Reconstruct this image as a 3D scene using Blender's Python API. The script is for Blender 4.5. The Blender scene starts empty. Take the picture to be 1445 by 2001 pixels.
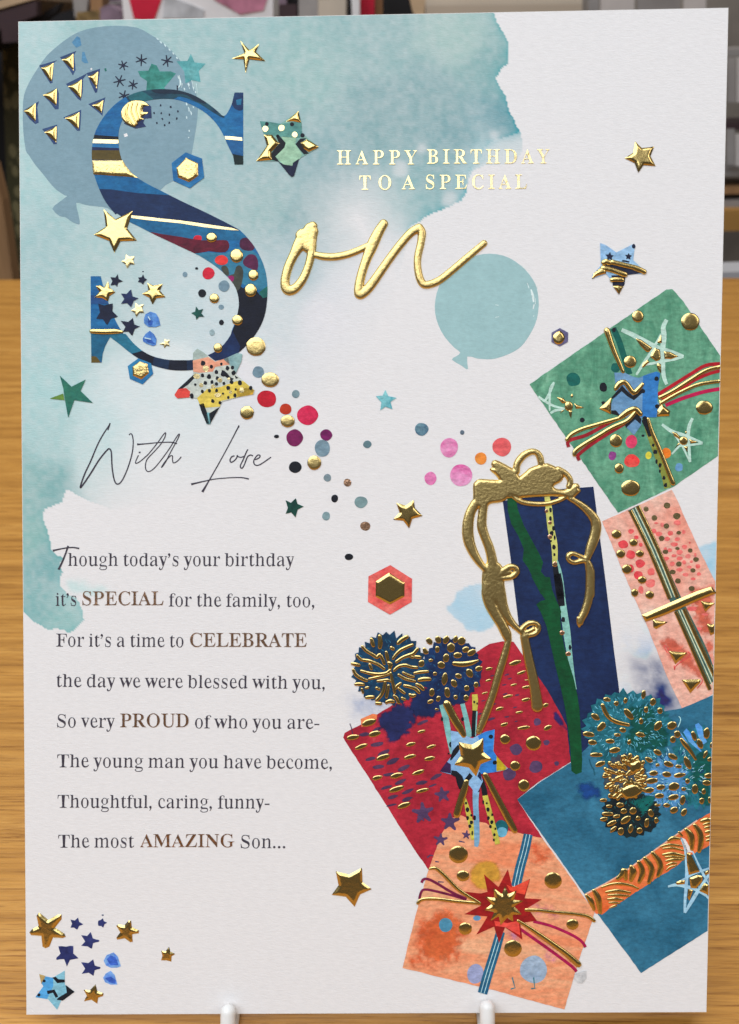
import bpy, math, random
import numpy as np
from mathutils import Vector, Matrix
from mathutils.geometry import delaunay_2d_cdt, tessellate_polygon

SC = bpy.context.scene
COL = SC.collection
random.seed(7)
RNG = np.random.default_rng(11)

# ------------------------------------------------------------------ camera, light, exposure
LEAN = math.radians(24.0)            # how far the card leans back on its easel
BASE_Z = 0.0075                      # height of the card's lower edge above the counter
FPX = 1900.0                         # focal length in photo pixels (photo is 1445 x 2001)
POSE_A = (0.04193458, -0.01450028, -0.00120207)
POSE_T = (-0.00042768, -0.13274496, -0.25764228)


def rot3(a):
    x, y, z = a
    rx = np.array([[1, 0, 0], [0, math.cos(x), -math.sin(x)], [0, math.sin(x), math.cos(x)]])
    ry = np.array([[math.cos(y), 0, math.sin(y)], [0, 1, 0], [-math.sin(y), 0, math.cos(y)]])
    rz = np.array([[math.cos(z), -math.sin(z), 0], [math.sin(z), math.cos(z), 0], [0, 0, 1]])
    return rz @ ry @ rx


R_CC = rot3(POSE_A)                  # card frame -> camera frame
T_CC = np.array(POSE_T)
cL, sL = math.cos(LEAN), math.sin(LEAN)
CARD_M = Matrix(((1, 0, 0, 0), (0, sL, -cL, 0), (0, cL, sL, BASE_Z), (0, 0, 0, 1)))
M_cc = Matrix([list(R_CC[i]) + [T_CC[i]] for i in range(3)] + [[0, 0, 0, 1]])
CAM_M = CARD_M @ M_cc.inverted()

cam_data = bpy.data.cameras.new('camera')
cam = bpy.data.objects.new('camera', cam_data)
COL.objects.link(cam)
cam.matrix_world = CAM_M
cam_data.sensor_fit = 'VERTICAL'
cam_data.sensor_height = 36.0
cam_data.sensor_width = 36.0
cam_data.lens = 36.0 * FPX / 2001.0
cam_data.clip_start = 0.01
cam_data.clip_end = 60
cam_data.dof.use_dof = True
cam_data.dof.focus_distance = 0.262
cam_data.dof.aperture_fstop = 24
SC.camera = cam

world = bpy.data.worlds.new('World')
SC.world = world
world.use_nodes = True
bg = world.node_tree.nodes['Background']
bg.inputs['Color'].default_value = (1.0, 0.92, 0.85, 1)
bg.inputs['Strength'].default_value = 0.085


def lamp(name, loc, target, sx, sy, power, col):
    d = bpy.data.lights.new(name, 'AREA')
    d.shape = 'RECTANGLE'
    d.size, d.size_y = sx, sy
    d.energy = power
    d.color = col
    o = bpy.data.objects.new(name, d)
    COL.objects.link(o)
    o.location = loc
    o.rotation_euler = (Vector(target) - Vector(loc)).to_track_quat('-Z', 'Y').to_euler()
    return o


lamp('ceiling_and_fill_light', (-1.15, -1.25, 1.95), (-1.15, -1.249, 0.0), 3.3, 2.9, 97.0, (0.88, 0.93, 1.0))
lamp('ceiling_and_fill_light', (1.3, -0.9, 1.5), (0, 0.05, 0.10), 0.7, 1.2, 8.5, (1.0, 0.93, 0.88))  # unseen warm fill, added to tint the lower right of the card
lamp('ceiling_and_fill_light', (-0.2, 1.3, 2.1), (0.0, 0.9, -0.2), 1.8, 0.5, 28.0, (1.0, 0.95, 0.88))  # unseen fill, added to brighten the shop behind and the counter

SC.view_settings.view_transform = 'Standard'
SC.view_settings.look = 'None'
SC.view_settings.exposure = 0.0
SC.view_settings.gamma = 1.0
SC.view_settings.use_curve_mapping = False

# ------------------------------------------------------------------ geometry helpers
K = 0.0001327                        # metres on the card per photo pixel (relief heights)
NV = R_CC[:, 2]
NT = float(NV @ T_CC)


def U(pts):
    """points read off the photograph (pixels) -> the card's own plane, metres"""
    p = np.asarray(pts, float).reshape(-1, 2)
    d = np.stack([(p[:, 0] - 722.5) / FPX, -(p[:, 1] - 1000.5) / FPX, -np.ones(len(p))], 1)
    s = NT / (d @ NV)
    q = (d * s[:, None] - T_CC) @ R_CC
    return q[:, :2]


ZOOM = {'0': (0, 0, 1), 'A': (0, 0, 3.44), 'B': (160, 150, 3.6125), 'C': (160, 400, 3.6125), 'D': (480, 180, 4.5156),
        'F': (540, 400, 3.2841), 'G': (640, 800, 4.0028), 'H': (330, 660, 4.3788), 'I': (1020, 450, 3.4),
        'J': (1020, 700, 3.4), 'K': (880, 860, 4.5156), 'L': (880, 1130, 4.5156), 'M': (1160, 940, 4.4456),
        'N': (660, 1220, 4.5156), 'O': (660, 1370, 4.25), 'P': (840, 1360, 6.0208), 'Q': (1100, 1330, 4.1884),
        'R': (770, 1600, 3.5244), 'S': (1100, 1560, 4.1884), 'T': (30, 1740, 3.2111), 'U': (130, 800, 2.949),
        'V': (90, 1040, 2.4914), 'W': (80, 620, 3.6125), 'X': (480, 700, 4.5156), 'Y': (820, 470, 4.8167),
        'Z': (30, 300, 4.8167), 'a': (420, 50, 10.321), 'b': (400, 1650, 4.0139), 'c': (1160, 560, 4.5474),
        'd': (30, 780, 4.1703), 'e': (560, 0, 2.89), 'f': (1180, 1360, 6.5682)}


def P(z, s):
    v = [float(t) for t in s.replace(',', ' ').split()]
    x0, y0, k = ZOOM[z]
    return [(x0 + v[i] / k, y0 + v[i + 1] / k) for i in range(0, len(v) - 1, 2)]


def catmull(pts, n=4, closed=True):
    out = []
    m = len(pts)
    rng = range(m) if closed else range(m - 1)
    for i in rng:
        if closed:
            a, b, c, d = pts[i - 1], pts[i], pts[(i + 1) % m], pts[(i + 2) % m]
        else:
            a, b, c, d = pts[max(i - 1, 0)], pts[i], pts[i + 1], pts[min(i + 2, m - 1)]
        for j in range(n):
            t = j / n
            out.append(tuple(0.5 * (2 * b[k] + (c[k] - a[k]) * t + (2 * a[k] - 5 * b[k] + 4 * c[k] - d[k]) * t * t
                                    + (3 * b[k] - a[k] - 3 * c[k] + d[k]) * t ** 3) for k in range(len(b))))
    if not closed:
        out.append(tuple(pts[-1]))
    return out


def clip_right(poly, inset=0.6):
    """cut a polygon at the card's right edge"""
    def side(p):
        return (1423 - inset) - 0.02193 * (p[1] - 16) - p[0]
    out = []
    for i in range(len(poly)):
        a, b = poly[i - 1], poly[i]
        sa, sb = side(a), side(b)
        if (sa >= 0) != (sb >= 0):
            t = sa / (sa - sb)
            out.append((a[0] + (b[0] - a[0]) * t, a[1] + (b[1] - a[1]) * t))
        if sb >= 0:
            out.append(b)
    return out


def wobble(poly, amp, step=5.0, seed=0):
    """densify an outline and roughen it like brush-painted edges"""
    r = random.Random(seed)
    out = []
    for i in range(len(poly)):
        a, b = poly[i], poly[(i + 1) % len(poly)]
        L = math.hypot(b[0] - a[0], b[1] - a[1])
        n = max(1, int(L / step))
        nx, ny = -(b[1] - a[1]) / max(L, 1e-6), (b[0] - a[0]) / max(L, 1e-6)
        for j in range(n):
            t = j / n
            w = r.uniform(-amp, amp) if j else 0
            out.append((a[0] + (b[0] - a[0]) * t + nx * w, a[1] + (b[1] - a[1]) * t + ny * w))
    return out


def link(name, me, mat, parent, label=None, smooth=False):
    me.materials.append(mat)
    if smooth:
        me.polygons.foreach_set('use_smooth', [True] * len(me.polygons))
    o = bpy.data.objects.new(name, me)
    COL.objects.link(o)
    if parent is not None:
        o.parent = parent
    if label:
        o['label'] = label
    return o


def build(name, V, F, mat, parent, z=1.0, smooth=False, label=None):
    """V: (px, py, height in px) on the card; faces turned to face the reader"""
    V = np.asarray(V, float)
    q = U(V[:, :2])
    co = np.column_stack([q, (V[:, 2] + z * 0.15) * K])
    FF = []
    for f in F:
        a, b, c = q[f[0]], q[f[1]], q[f[2]]
        s = 0.0
        for i in range(len(f)):
            p1, p2 = q[f[i - 1]], q[f[i]]
            s += p1[0] * p2[1] - p2[0] * p1[1]
        if abs(s) < 1e-14:
            continue
        FF.append(tuple(f) if s > 0 else tuple(reversed(f)))
    me = bpy.data.meshes.new(name)
    me.from_pydata([tuple(c) for c in co], [], FF)
    me.update()
    return link(name, me, mat, parent, label, smooth)


def cdt(poly, extra=()):
    pts = [Vector(p) for p in poly] + [Vector(p) for p in extra]
    r = delaunay_2d_cdt(pts, [], [list(range(len(poly)))], 1, 1e-5)
    return [tuple(v) for v in r[0]], [tuple(f) for f in r[2]]


def flat(name, poly, mat, parent, z=1.0, label=None, clip=False):
    if clip:
        poly = clip_right(poly)
    if len(poly) < 3:
        return None
    v, f = cdt(poly)
    return build(name, [(x, y, 0) for x, y in v], f, mat, parent, z, label=label)


def ccw(p):
    a = sum(p[i - 1][0] * p[i][1] - p[i][0] * p[i - 1][1] for i in range(len(p)))
    return p if a > 0 else list(reversed(p))


def both(name, A, B, mat, parent, z=1.0, label=None):
    """the part of outline A that lies inside outline B"""
    A, B = ccw(A), ccw(B)
    pts = [Vector(p) for p in A] + [Vector(p) for p in B]
    n = len(A)
    r = delaunay_2d_cdt(pts, [], [list(range(n)), list(range(n, n + len(B)))], 1, 1e-5)
    F = [tuple(f) for f, o in zip(r[2], r[5]) if 0 in o and 1 in o]
    if not F:
        return None
    return build(name, [(v.x, v.y, 0) for v in r[0]], F, mat, parent, z, label=label)


def dist_to(poly, pts):
    A = np.asarray(poly, float)
    B = np.roll(A, -1, 0)
    d = np.full(len(pts), 1e9)
    for a, b in zip(A, B):
        ab = b - a
        t = np.clip(((pts - a) @ ab) / max(ab @ ab, 1e-9), 0, 1)
        e = pts - (a + t[:, None] * ab)
        d = np.minimum(d, np.hypot(e[:, 0], e[:, 1]))
    return d


def inside(poly, pts):
    A = np.asarray(poly, float)
    B = np.roll(A, -1, 0)
    x, y = pts[:, 0], pts[:, 1]
    c = np.zeros(len(pts), bool)
    for (ax, ay), (bx, by) in zip(A, B):
        if ay == by:
            continue
        m = ((ay > y) != (by > y)) & (x < (bx - ax) * (y - ay) / (by - ay) + ax)
        c ^= m
    return c


def relief(name, poly, mat, parent, H=3.5, w=6.0, z=2.0, step=2.0, label=None, clip=False, rough=0.0):
    """embossed foil: a pillow raised over an outline"""
    if clip:
        poly = clip_right(poly)
        if len(poly) < 3:
            return None
    edge = wobble(poly, 0, step)
    E = np.asarray(edge)
    x0, y0 = E.min(0)
    x1, y1 = E.max(0)
    gx, gy = np.meshgrid(np.arange(x0, x1, step), np.arange(y0, y1, step))
    g = np.column_stack([gx.ravel(), gy.ravel()])
    g += RNG.uniform(-0.3, 0.3, g.shape) * step
    g = g[inside(poly, g)]
    if len(g):
        g = g[dist_to(poly, g) > step * 0.55]
    v, f = cdt(edge, [tuple(p) for p in g])
    vv = np.asarray(v)
    d = dist_to(poly, vv)
    H, w, rough = H * 0.62, w * 0.85, rough * 0.7
    h = H * np.sin(np.minimum(d / w, 1) * math.pi / 2)
    if rough:
        h = h + np.where(d > step * 0.4, RNG.uniform(-rough, rough, len(h)), 0)
    return build(name, np.column_stack([vv, h]), f, mat, parent, z, True, label)


def blob_pts(x, y, rx, ry=None, ang=0.0, n=14, irr=0.06, seed=None):
    ry = rx if ry is None else ry
    r = random.Random(int(x * 31 + y * 17) if seed is None else seed)
    ca, sa = math.cos(math.radians(ang)), math.sin(math.radians(ang))
    out = []
    for i in range(n):
        t = 2 * math.pi * i / n
        k = 1 + r.uniform(-irr, irr)
        u, w = rx * k * math.cos(t), ry * k * math.sin(t)
        out.append((x + u * ca - w * sa, y + u * sa + w * ca))
    return out


def dot(z_, x, y, rx, ry, mat, parent, z=1.0, ang=0, irr=0.07, name='printed_dot', label=None):
    x0, y0, k = ZOOM[z_]
    pts = catmull(blob_pts(x0 + x / k, y0 + y / k, rx / k, ry / k, ang, 9, irr), 3)
    pts = clip_right(pts)
    if len(pts) < 3:
        return None
    return flat(name, pts, mat, parent, z, label=label)


def dome(z_, x, y, rx, ry, mat, parent, z=2.0, ang=0, H=None, name='foil_dot', irr=0.05, n=14):
    x0, y0, k = ZOOM[z_]
    cx, cy = x0 + x / k, y0 + y / k
    lim = 1423 - 0.8 - 0.02193 * (cy - 16)
    rx, ry = rx / k, ry / k
    m = min(rx, ry)
    H = min(0.24 * m, 1.7) if H is None else H * 0.55
    n = 18 if m > 5 else n
    base = blob_pts(cx, cy, rx, ry, ang, n, irr * (0.5 if m > 5 else 1))
    V, F = [], []
    rings = [(1.0, 0.0), (0.92, 0.5), (0.78, 0.82), (0.5, 0.97)]
    for s, h in rings:
        for (px, py) in base:
            V.append((min(cx + (px - cx) * s, lim), cy + (py - cy) * s, H * h))
    V.append((min(cx, lim), cy, H))
    for r in range(3):
        for i in range(n):
            j = (i + 1) % n
            F.append((r * n + i, r * n + j, (r + 1) * n + j, (r + 1) * n + i))
    for i in range(n):
        F.append((3 * n + i, 3 * n + (i + 1) % n, 4 * n))
    return build(name, V, F, mat, parent, z, True)


def stroke_pts(pts, rad, n=4):
    m = len(pts)
    if not hasattr(rad, '__len__'):
        rad = [rad] * m
    if len(rad) != m:
        rad = list(np.interp(np.linspace(0, 1, m), np.linspace(0, 1, len(rad)), rad))
    return catmull([(p[0], p[1], r) for p, r in zip(pts, rad)], n, False)


def tube(name, pts, rad, mat, parent, z=2.0, H=0.75, n=4, seg=8, cap=True, label=None, flatness=1.0):
    """raised foil line: half-round section of varying width"""
    if name in ('foil_ribbon', 'foil_stripe', 'foil_line', 'foil_zigzag'):
        rad = [v * 1.22 for v in rad] if hasattr(rad, '__len__') else rad * 1.22
    c = stroke_pts(pts, rad, n)
    if cap:
        def ext(a, b):
            dx, dy = a[0] - b[0], a[1] - b[1]
            L = math.hypot(dx, dy) or 1
            r = a[2]
            return [(a[0] + dx / L * r * t, a[1] + dy / L * r * t, r * math.sqrt(max(0, 1 - t * t)) + 0.02) for t in (0.5, 0.85, 0.99)]
        c = list(reversed(ext(c[0], c[1]))) + c + ext(c[-1], c[-2])
    m = len(c)
    V, F = [], []
    for i, (x, y, r) in enumerate(c):
        a, b = c[max(i - 1, 0)], c[min(i + 1, m - 1)]
        dx, dy = b[0] - a[0], b[1] - a[1]
        L = math.hypot(dx, dy) or 1
        nx, ny = -dy / L, dx / L
        r = max(r, 0.05)
        for j in range(seg + 1):
            t = math.pi * j / seg
            lim = 1423 - 0.6 - 0.02193 * (y - 16)
            V.append((min(x + nx * r * math.cos(t), lim), y + ny * r * math.cos(t), 0.68 * H * r * math.sin(t) ** flatness))
    for i in range(m - 1):
        for j in range(seg):
            a = i * (seg + 1) + j
            F.append((a, a + 1, a + seg + 2, a + seg + 1))
    return build(name, V, F, mat, parent, z, True, label)


def field(name, strokes, blobs, mat, parent, z, step=1.6, label=None, Hs=0.5, Hmax=4.0, slope=2.6):
    """one continuous embossing made of merged strokes [(points, radii)] and pillows [(outline, width, height)]"""
    segs = []
    for pts, rad in strokes:
        c = stroke_pts(pts, rad, 4)
        segs += list(zip(c[:-1], c[1:]))
    xs = [p[0] for s_ in segs for p in s_] + [p[0] for b_ in blobs for p in b_[0]]
    ys = [p[1] for s_ in segs for p in s_] + [p[1] for b_ in blobs for p in b_[0]]
    x0, y0 = min(xs) - 26, min(ys) - 26
    nx, ny = int((max(xs) + 26 - x0) / step), int((max(ys) + 26 - y0) / step)
    Hf = np.full((ny, nx), -50.0)
    gx, gy = x0 + np.arange(nx) * step, y0 + np.arange(ny) * step
    for a_, b_ in segs:
        R = max(a_[2], b_[2])
        m = R + 5
        i0, i1 = max(0, int((min(a_[0], b_[0]) - m - x0) / step)), min(nx, int((max(a_[0], b_[0]) + m - x0) / step) + 2)
        j0, j1 = max(0, int((min(a_[1], b_[1]) - m - y0) / step)), min(ny, int((max(a_[1], b_[1]) + m - y0) / step) + 2)
        X, Y = np.meshgrid(gx[i0:i1], gy[j0:j1])
        dx, dy = b_[0] - a_[0], b_[1] - a_[1]
        t = np.clip(((X - a_[0]) * dx + (Y - a_[1]) * dy) / max(dx * dx + dy * dy, 1e-9), 0, 1)
        d = np.hypot(X - a_[0] - t * dx, Y - a_[1] - t * dy)
        r = a_[2] + (b_[2] - a_[2]) * t
        u = d / np.maximum(r, 0.1)
        top = np.minimum(r * Hs, Hmax)
        h = np.where(u < 1, top * np.sqrt(np.clip(1 - u ** 2.6, 0, 1)), -slope * (d - r))
        Hf[j0:j1, i0:i1] = np.maximum(Hf[j0:j1, i0:i1], h)
    for poly, w, H in blobs:
        X, Y = np.meshgrid(gx, gy)
        P_ = np.column_stack([X.ravel(), Y.ravel()])
        d = dist_to(poly, P_)
        h = np.where(inside(poly, P_), H * np.sin(np.minimum(d / w, 1) * math.pi / 2), -slope * d)
        Hf = np.maximum(Hf, h.reshape(ny, nx))
    Hs2 = Hf.copy()
    Hs2[1:-1, 1:-1] = (Hf[1:-1, 1:-1] * 4 + Hf[:-2, 1:-1] + Hf[2:, 1:-1] + Hf[1:-1, :-2] + Hf[1:-1, 2:]) / 8
    Hs2 = np.where(Hf > -6, Hs2, Hf)
    lim = -(z * 0.15 + 0.8)
    keep = Hs2 > lim
    idx = -np.ones((ny, nx), int)
    cell = keep[:-1, :-1] | keep[1:, :-1] | keep[:-1, 1:] | keep[1:, 1:]
    V, F = [], []
    for j, i in np.argwhere(cell):
        q = []
        for jj, ii in ((j, i), (j + 1, i), (j + 1, i + 1), (j, i + 1)):
            if idx[jj, ii] < 0:
                idx[jj, ii] = len(V)
                V.append((gx[ii], gy[jj], max(Hs2[jj, ii], lim - 0.4)))
            q.append(idx[jj, ii])
        F.append(tuple(q))
    return build(name, V, F, mat, parent, z, True, label)


def ribbon(name, pts, rad, mat, parent, z=1.0, n=4, label=None):
    """flat printed line"""
    c = stroke_pts(pts, rad, n)
    m = len(c)
    V, F = [], []
    for i, (x, y, r) in enumerate(c):
        a, b = c[max(i - 1, 0)], c[min(i + 1, m - 1)]
        dx, dy = b[0] - a[0], b[1] - a[1]
        L = math.hypot(dx, dy) or 1
        nx, ny = -dy / L, dx / L
        for s in (-1, 1):
            lim = 1423 - 0.6 - 0.02193 * (y - 16)
            V.append((min(x + nx * r * s, lim), y + ny * r * s, 0))
    for i in range(m - 1):
        F.append((2 * i, 2 * i + 1, 2 * i + 3, 2 * i + 2))
    return build(name, V, F, mat, parent, z, label=label)


def star_pts(cx, cy, R, r, rot=0.0, rounded=False, seed=None, n=5, irr=0.05):
    q = random.Random(int(cx * 7 + cy * 3) if seed is None else seed)
    out = []
    for i in range(2 * n):
        a = math.radians(rot - 90) + math.pi * i / n
        k = (R if i % 2 == 0 else r) * (1 + q.uniform(-irr, irr))
        if rounded and i % 2 == 0:
            for da in (-0.13, 0.13):
                out.append((cx + k * math.cos(a + da), cy + k * math.sin(a + da)))
        else:
            out.append((cx + k * math.cos(a), cy + k * math.sin(a)))
    return catmull(out, 3) if rounded else out


# ------------------------------------------------------------------ materials
def lin(c):
    c = c / 255.0
    return c / 12.92 if c <= 0.04045 else ((c + 0.055) / 1.055) ** 2.4


PAPER = (0.835, 0.833, 0.835)
REF = {'u': (202, 201, 206), 'l': (190, 184, 180)}


def alb(c, ref='u'):
    """pigment colour of the print = paper colour times what the ink lets through"""
    return tuple(min(0.88, PAPER[i] * min(1.1, lin(c[i]) / lin(REF[ref][i])) ** 1.2) for i in range(3))


def paper_bump(nt, bsdf, strength=0.22):
    tc = nt.nodes.new('ShaderNodeTexCoord')
    mp = nt.nodes.new('ShaderNodeMapping')
    mp.inputs['Scale'].default_value = (1.0, 3.2, 1.0)
    n1 = nt.nodes.new('ShaderNodeTexNoise')
    n1.inputs['Scale'].default_value = 900.0
    n1.inputs['Detail'].default_value = 4.0
    n1.inputs['Roughness'].default_value = 0.6
    n1.inputs['Distortion'].default_value = 0.3
    b = nt.nodes.new('ShaderNodeBump')
    b.inputs['Strength'].default_value = strength
    b.inputs['Distance'].default_value = 0.00025
    nt.links.new(tc.outputs['Object'], mp.inputs[0])
    nt.links.new(mp.outputs[0], n1.inputs['Vector'])
    nt.links.new(n1.outputs['Fac'], b.inputs['Height'])
    nt.links.new(b.outputs[0], bsdf.inputs['Normal'])
    return tc


def new_mat(name, rough=0.7, metal=0.0, spec=0.3):
    m = bpy.data.materials.new(name)
    m.use_nodes = True
    nt = m.node_tree
    b = nt.nodes['Principled BSDF']
    b.inputs['Roughness'].default_value = rough
    b.inputs['Metallic'].default_value = metal
    b.inputs['Specular IOR Level'].default_value = spec
    return m, nt, b


_ink = {}


def ink(c, c2=None, c3=None, ref='u', scale=220.0, stretch=(1, 1, 1), dist=0.6, rot=0.0, alpha=False, grain=0.27):
    """watercolour ink: two or three washes of pigment mixed by noise"""
    key = (c, c2, c3, ref, scale, stretch, rot, alpha, grain)
    if key in _ink:
        return _ink[key]
    if c2 is None:
        c2 = tuple(min(255, v * 1.10 + 5) for v in c)
        c = tuple(v * 0.93 for v in c)
    m, nt, b = new_mat('watercolour_ink', 0.62)
    tc = paper_bump(nt, b, 0.18)
    mp = nt.nodes.new('ShaderNodeMapping')
    mp.inputs['Scale'].default_value = stretch
    mp.inputs['Rotation'].default_value = (0, 0, rot)
    n = nt.nodes.new('ShaderNodeTexNoise')
    n.inputs['Scale'].default_value = scale
    n.inputs['Detail'].default_value = 6.0
    n.inputs['Roughness'].default_value = 0.62
    n.inputs['Distortion'].default_value = dist
    cr = nt.nodes.new('ShaderNodeValToRGB')
    e = cr.color_ramp.elements
    e[0].position, e[1].position = 0.33, 0.67
    e[0].color = alb(c, ref) + (1,)
    e[1].color = alb(c2, ref) + (1,)
    if c3 is not None:
        e2 = cr.color_ramp.elements.new(0.76)
        e2.color = alb(c3, ref) + (1,)
    nt.links.new(tc.outputs['Object'], mp.inputs[0])
    nt.links.new(mp.outputs[0], n.inputs['Vector'])
    n2 = nt.nodes.new('ShaderNodeTexNoise')
    n2.inputs['Scale'].default_value = 520.0
    n2.inputs['Detail'].default_value = 5.0
    n2.inputs['Roughness'].default_value = 0.7
    mp2 = nt.nodes.new('ShaderNodeMapping')
    mp2.inputs['Scale'].default_value = (1.0, 1.7, 1.0)
    mr = nt.nodes.new('ShaderNodeMapRange')
    mr.inputs['From Min'].default_value = 0.3
    mr.inputs['From Max'].default_value = 0.7
    mr.inputs['To Min'].default_value = 1.0 - grain
    mr.inputs['To Max'].default_value = 1.0 + grain
    sc_ = nt.nodes.new('ShaderNodeVectorMath')
    sc_.operation = 'SCALE'
    nt.links.new(tc.outputs['Object'], mp2.inputs[0])
    nt.links.new(mp2.outputs[0], n2.inputs['Vector'])
    nt.links.new(n2.outputs['Fac'], mr.inputs['Value'])
    nt.links.new(n.outputs['Fac'], cr.inputs[0])
    nt.links.new(cr.outputs[0], sc_.inputs[0])
    nt.links.new(mr.outputs[0], sc_.inputs['Scale'])
    nt.links.new(sc_.outputs[0], b.inputs['Base Color'])
    if alpha:
        at = nt.nodes.new('ShaderNodeAttribute')
        at.attribute_name = 'strength'
        nt.links.new(at.outputs['Fac'], b.inputs['Alpha'])
    _ink[key] = m
    return m


def foil(name, col, rough, bump, scale=700.0):
    m, nt, b = new_mat(name, rough, 1.0, 0.5)
    b.inputs['Base Color'].default_value = col + (1,)
    tc = nt.nodes.new('ShaderNodeTexCoord')
    n = nt.nodes.new('ShaderNodeTexNoise')
    n.inputs['Scale'].default_value = scale
    n.inputs['Detail'].default_value = 3.0
    bp = nt.nodes.new('ShaderNodeBump')
    bp.inputs['Strength'].default_value = bump
    bp.inputs['Distance'].default_value = 0.0004
    nt.links.new(tc.outputs['Object'], n.inputs['Vector'])
    nt.links.new(n.outputs['Fac'], bp.inputs['Height'])
    nt.links.new(bp.outputs[0], b.inputs['Normal'])
    return m


def soft(name, poly, col, parent, z=1.0, soft_=8.0, k=1.0, seed=0, grain=0.6, col2=None, ref='l', inner=True, label=None, step=2.4, scale=160.0):
    """a translucent wash whose pigment thins out towards its edge"""
    poly = clip_right(poly)
    edge = wobble(poly, 0, step)
    E = np.asarray(edge)
    gx, gy = np.meshgrid(np.arange(E[:, 0].min(), E[:, 0].max(), step), np.arange(E[:, 1].min(), E[:, 1].max(), step))
    g = np.column_stack([gx.ravel(), gy.ravel()])
    g = g[inside(poly, g)]
    g = g[dist_to(poly, g) > step * 0.5]
    v, f = cdt(edge, [tuple(p) for p in g])
    vv = np.asarray(v)
    d = dist_to(poly, vv)
    r = np.random.default_rng(seed)
    nz = np.zeros(len(vv))
    for c_, w_ in ((18.0, 0.5), (8.0, 0.35), (4.0, 0.3)):
        t = r.random((400, 400))
        X, Y = (vv[:, 0] - E[:, 0].min()) / c_ + 1, (vv[:, 1] - E[:, 1].min()) / c_ + 1
        i, j = X.astype(int) % 398, Y.astype(int) % 398
        fx, fy = X % 1, Y % 1
        nz += w_ * ((t[j, i] * (1 - fx) + t[j, i + 1] * fx) * (1 - fy) + (t[j + 1, i] * (1 - fx) + t[j + 1, i + 1] * fx) * fy)
    a = np.clip((d / soft_) * (1 + grain * 2 * (nz - 0.57)) + grain * (nz - 0.57) * 1.2 * (d > 0.2), 0, 1)
    a = a * a * (3 - 2 * a) * k
    o = build(name, np.column_stack([vv, np.zeros(len(vv))]), f, ink(col, col2, None, ref, scale, alpha=True), parent, z, label=label)
    at = o.data.attributes.new('strength', 'FLOAT', 'POINT')
    at.data.foreach_set('value', a.astype(np.float32))
    return o


GOLD = foil('gold_foil', (0.72, 0.54, 0.205), 0.21, 0.10)
GOLD_ROUGH = foil('gold_foil_pebbled', (0.72, 0.54, 0.215), 0.30, 0.16, 1300.0)
GOLD_FLAT = foil('gold_foil_flat', (0.76, 0.61, 0.30), 0.26, 0.32, 420.0)
COPPER = foil('copper_foil_flat', (0.86, 0.52, 0.33), 0.26, 0.5, 420.0)

# ------------------------------------------------------------------ the card itself
card = bpy.data.objects.new('birthday_card', None)
COL.objects.link(card)
card.matrix_world = CARD_M
card['label'] = 'large foil embossed birthday card for a son leaning on a white easel'
card['category'] = 'greeting card'

CORN = np.array([[37, 43], [1423, 16], [1380, 1977], [53, 1982]], float)
NX, NY = 462, 648


def value_noise(x, y, cell, seed):
    r = np.random.default_rng(seed)
    gx, gy = x / cell, y / cell
    g = r.random((int(2300 / cell) + 4, int(2300 / cell) + 4))
    i, j = np.floor(gx).astype(int) + 1, np.floor(gy).astype(int) + 1
    fx, fy = gx - np.floor(gx), gy - np.floor(gy)
    fx, fy = fx * fx * (3 - 2 * fx), fy * fy * (3 - 2 * fy)
    return (g[j, i] * (1 - fx) + g[j, i + 1] * fx) * (1 - fy) + (g[j + 1, i] * (1 - fx) + g[j + 1, i + 1] * fx) * fy


def fbm(x, y, cell, seed, octs=4):
    s, a, t = 0, 0.5, 0
    for k in range(octs):
        s = s + a * value_noise(x, y, cell / 2 ** k, seed + k)
        t += a
        a *= 0.55
    return s / t


def card_grid():
    s, t = np.meshgrid(np.linspace(0, 1, NX), np.linspace(0, 1, NY))
    s, t = s.ravel()[:, None], t.ravel()[:, None]
    return (CORN[0] * (1 - s) + CORN[1] * s) * (1 - t) + (CORN[3] * (1 - s) + CORN[2] * s) * t


PX = card_grid()
x, y = PX[:, 0], PX[:, 1]
paper = np.array([lin(v) for v in (202, 201, 206)])
# pigment strength of the blue-green wash, read at points across it (sRGB)
CP = """60 70 163 188 190;200 70 150 180 181;450 60 150 178 180;600 150 150 178 178;750 100 148 174 176;900 60 160 182 180;960 120 140 170 172
850 200 140 167 171;980 240 124 158 166;750 220 140 167 171;880 260 130 162 168;650 330 140 168 173;850 330 138 169 173;800 400 145 175 178
700 430 142 171 175;560 250 150 175 178;500 400 155 178 180;600 440 140 168 172;600 520 165 182 188;560 600 187 195 199;90 500 155 182 185
60 300 160 188 190;150 550 160 185 186;350 620 175 192 196;150 650 165 188 190;90 750 160 190 192;250 780 190 200 203;350 720 195 203 205
480 720 200 200 205;90 850 160 188 190;180 880 178 196 198;300 900 199 203 206;70 950 142 175 175;110 940 132 169 171;65 1050 140 176 174
95 1090 128 168 171;70 1180 134 172 174;120 1200 140 178 178;150 1150 175 195 197;640 620 200 200 205;760 520 190 195 201;420 640 180 193 198
240 600 168 187 190;430 300 150 176 180;330 850 196 202 205;60 640 163 188 191;200 820 178 197 200;700 560 197 199 204;960 290 165 188 193;980 320 178 192 198""".replace('\n', ';')
cp = np.array([[float(v) for v in r.split()] for r in CP.split(';')])
num = np.zeros((len(x), 3))
den = np.zeros(len(x))
wx = x + 34 * (fbm(x, y, 90, 3) - 0.5) * 2
wy = y + 34 * (fbm(x, y, 90, 9) - 0.5) * 2
for r in cp:
    w = 1.0 / (((wx - r[0]) ** 2 + (wy - r[1]) ** 2) / 900.0 + 1.0) ** 2
    num += w[:, None] * np.array([lin(v) for v in r[2:5]])
    den += w
wash = num / den[:, None]
wash = 0.84 * wash + 0.16 * wash.mean(1, keepdims=True)
wash = wash * np.array([0.985, 0.985, 1.02])
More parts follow.
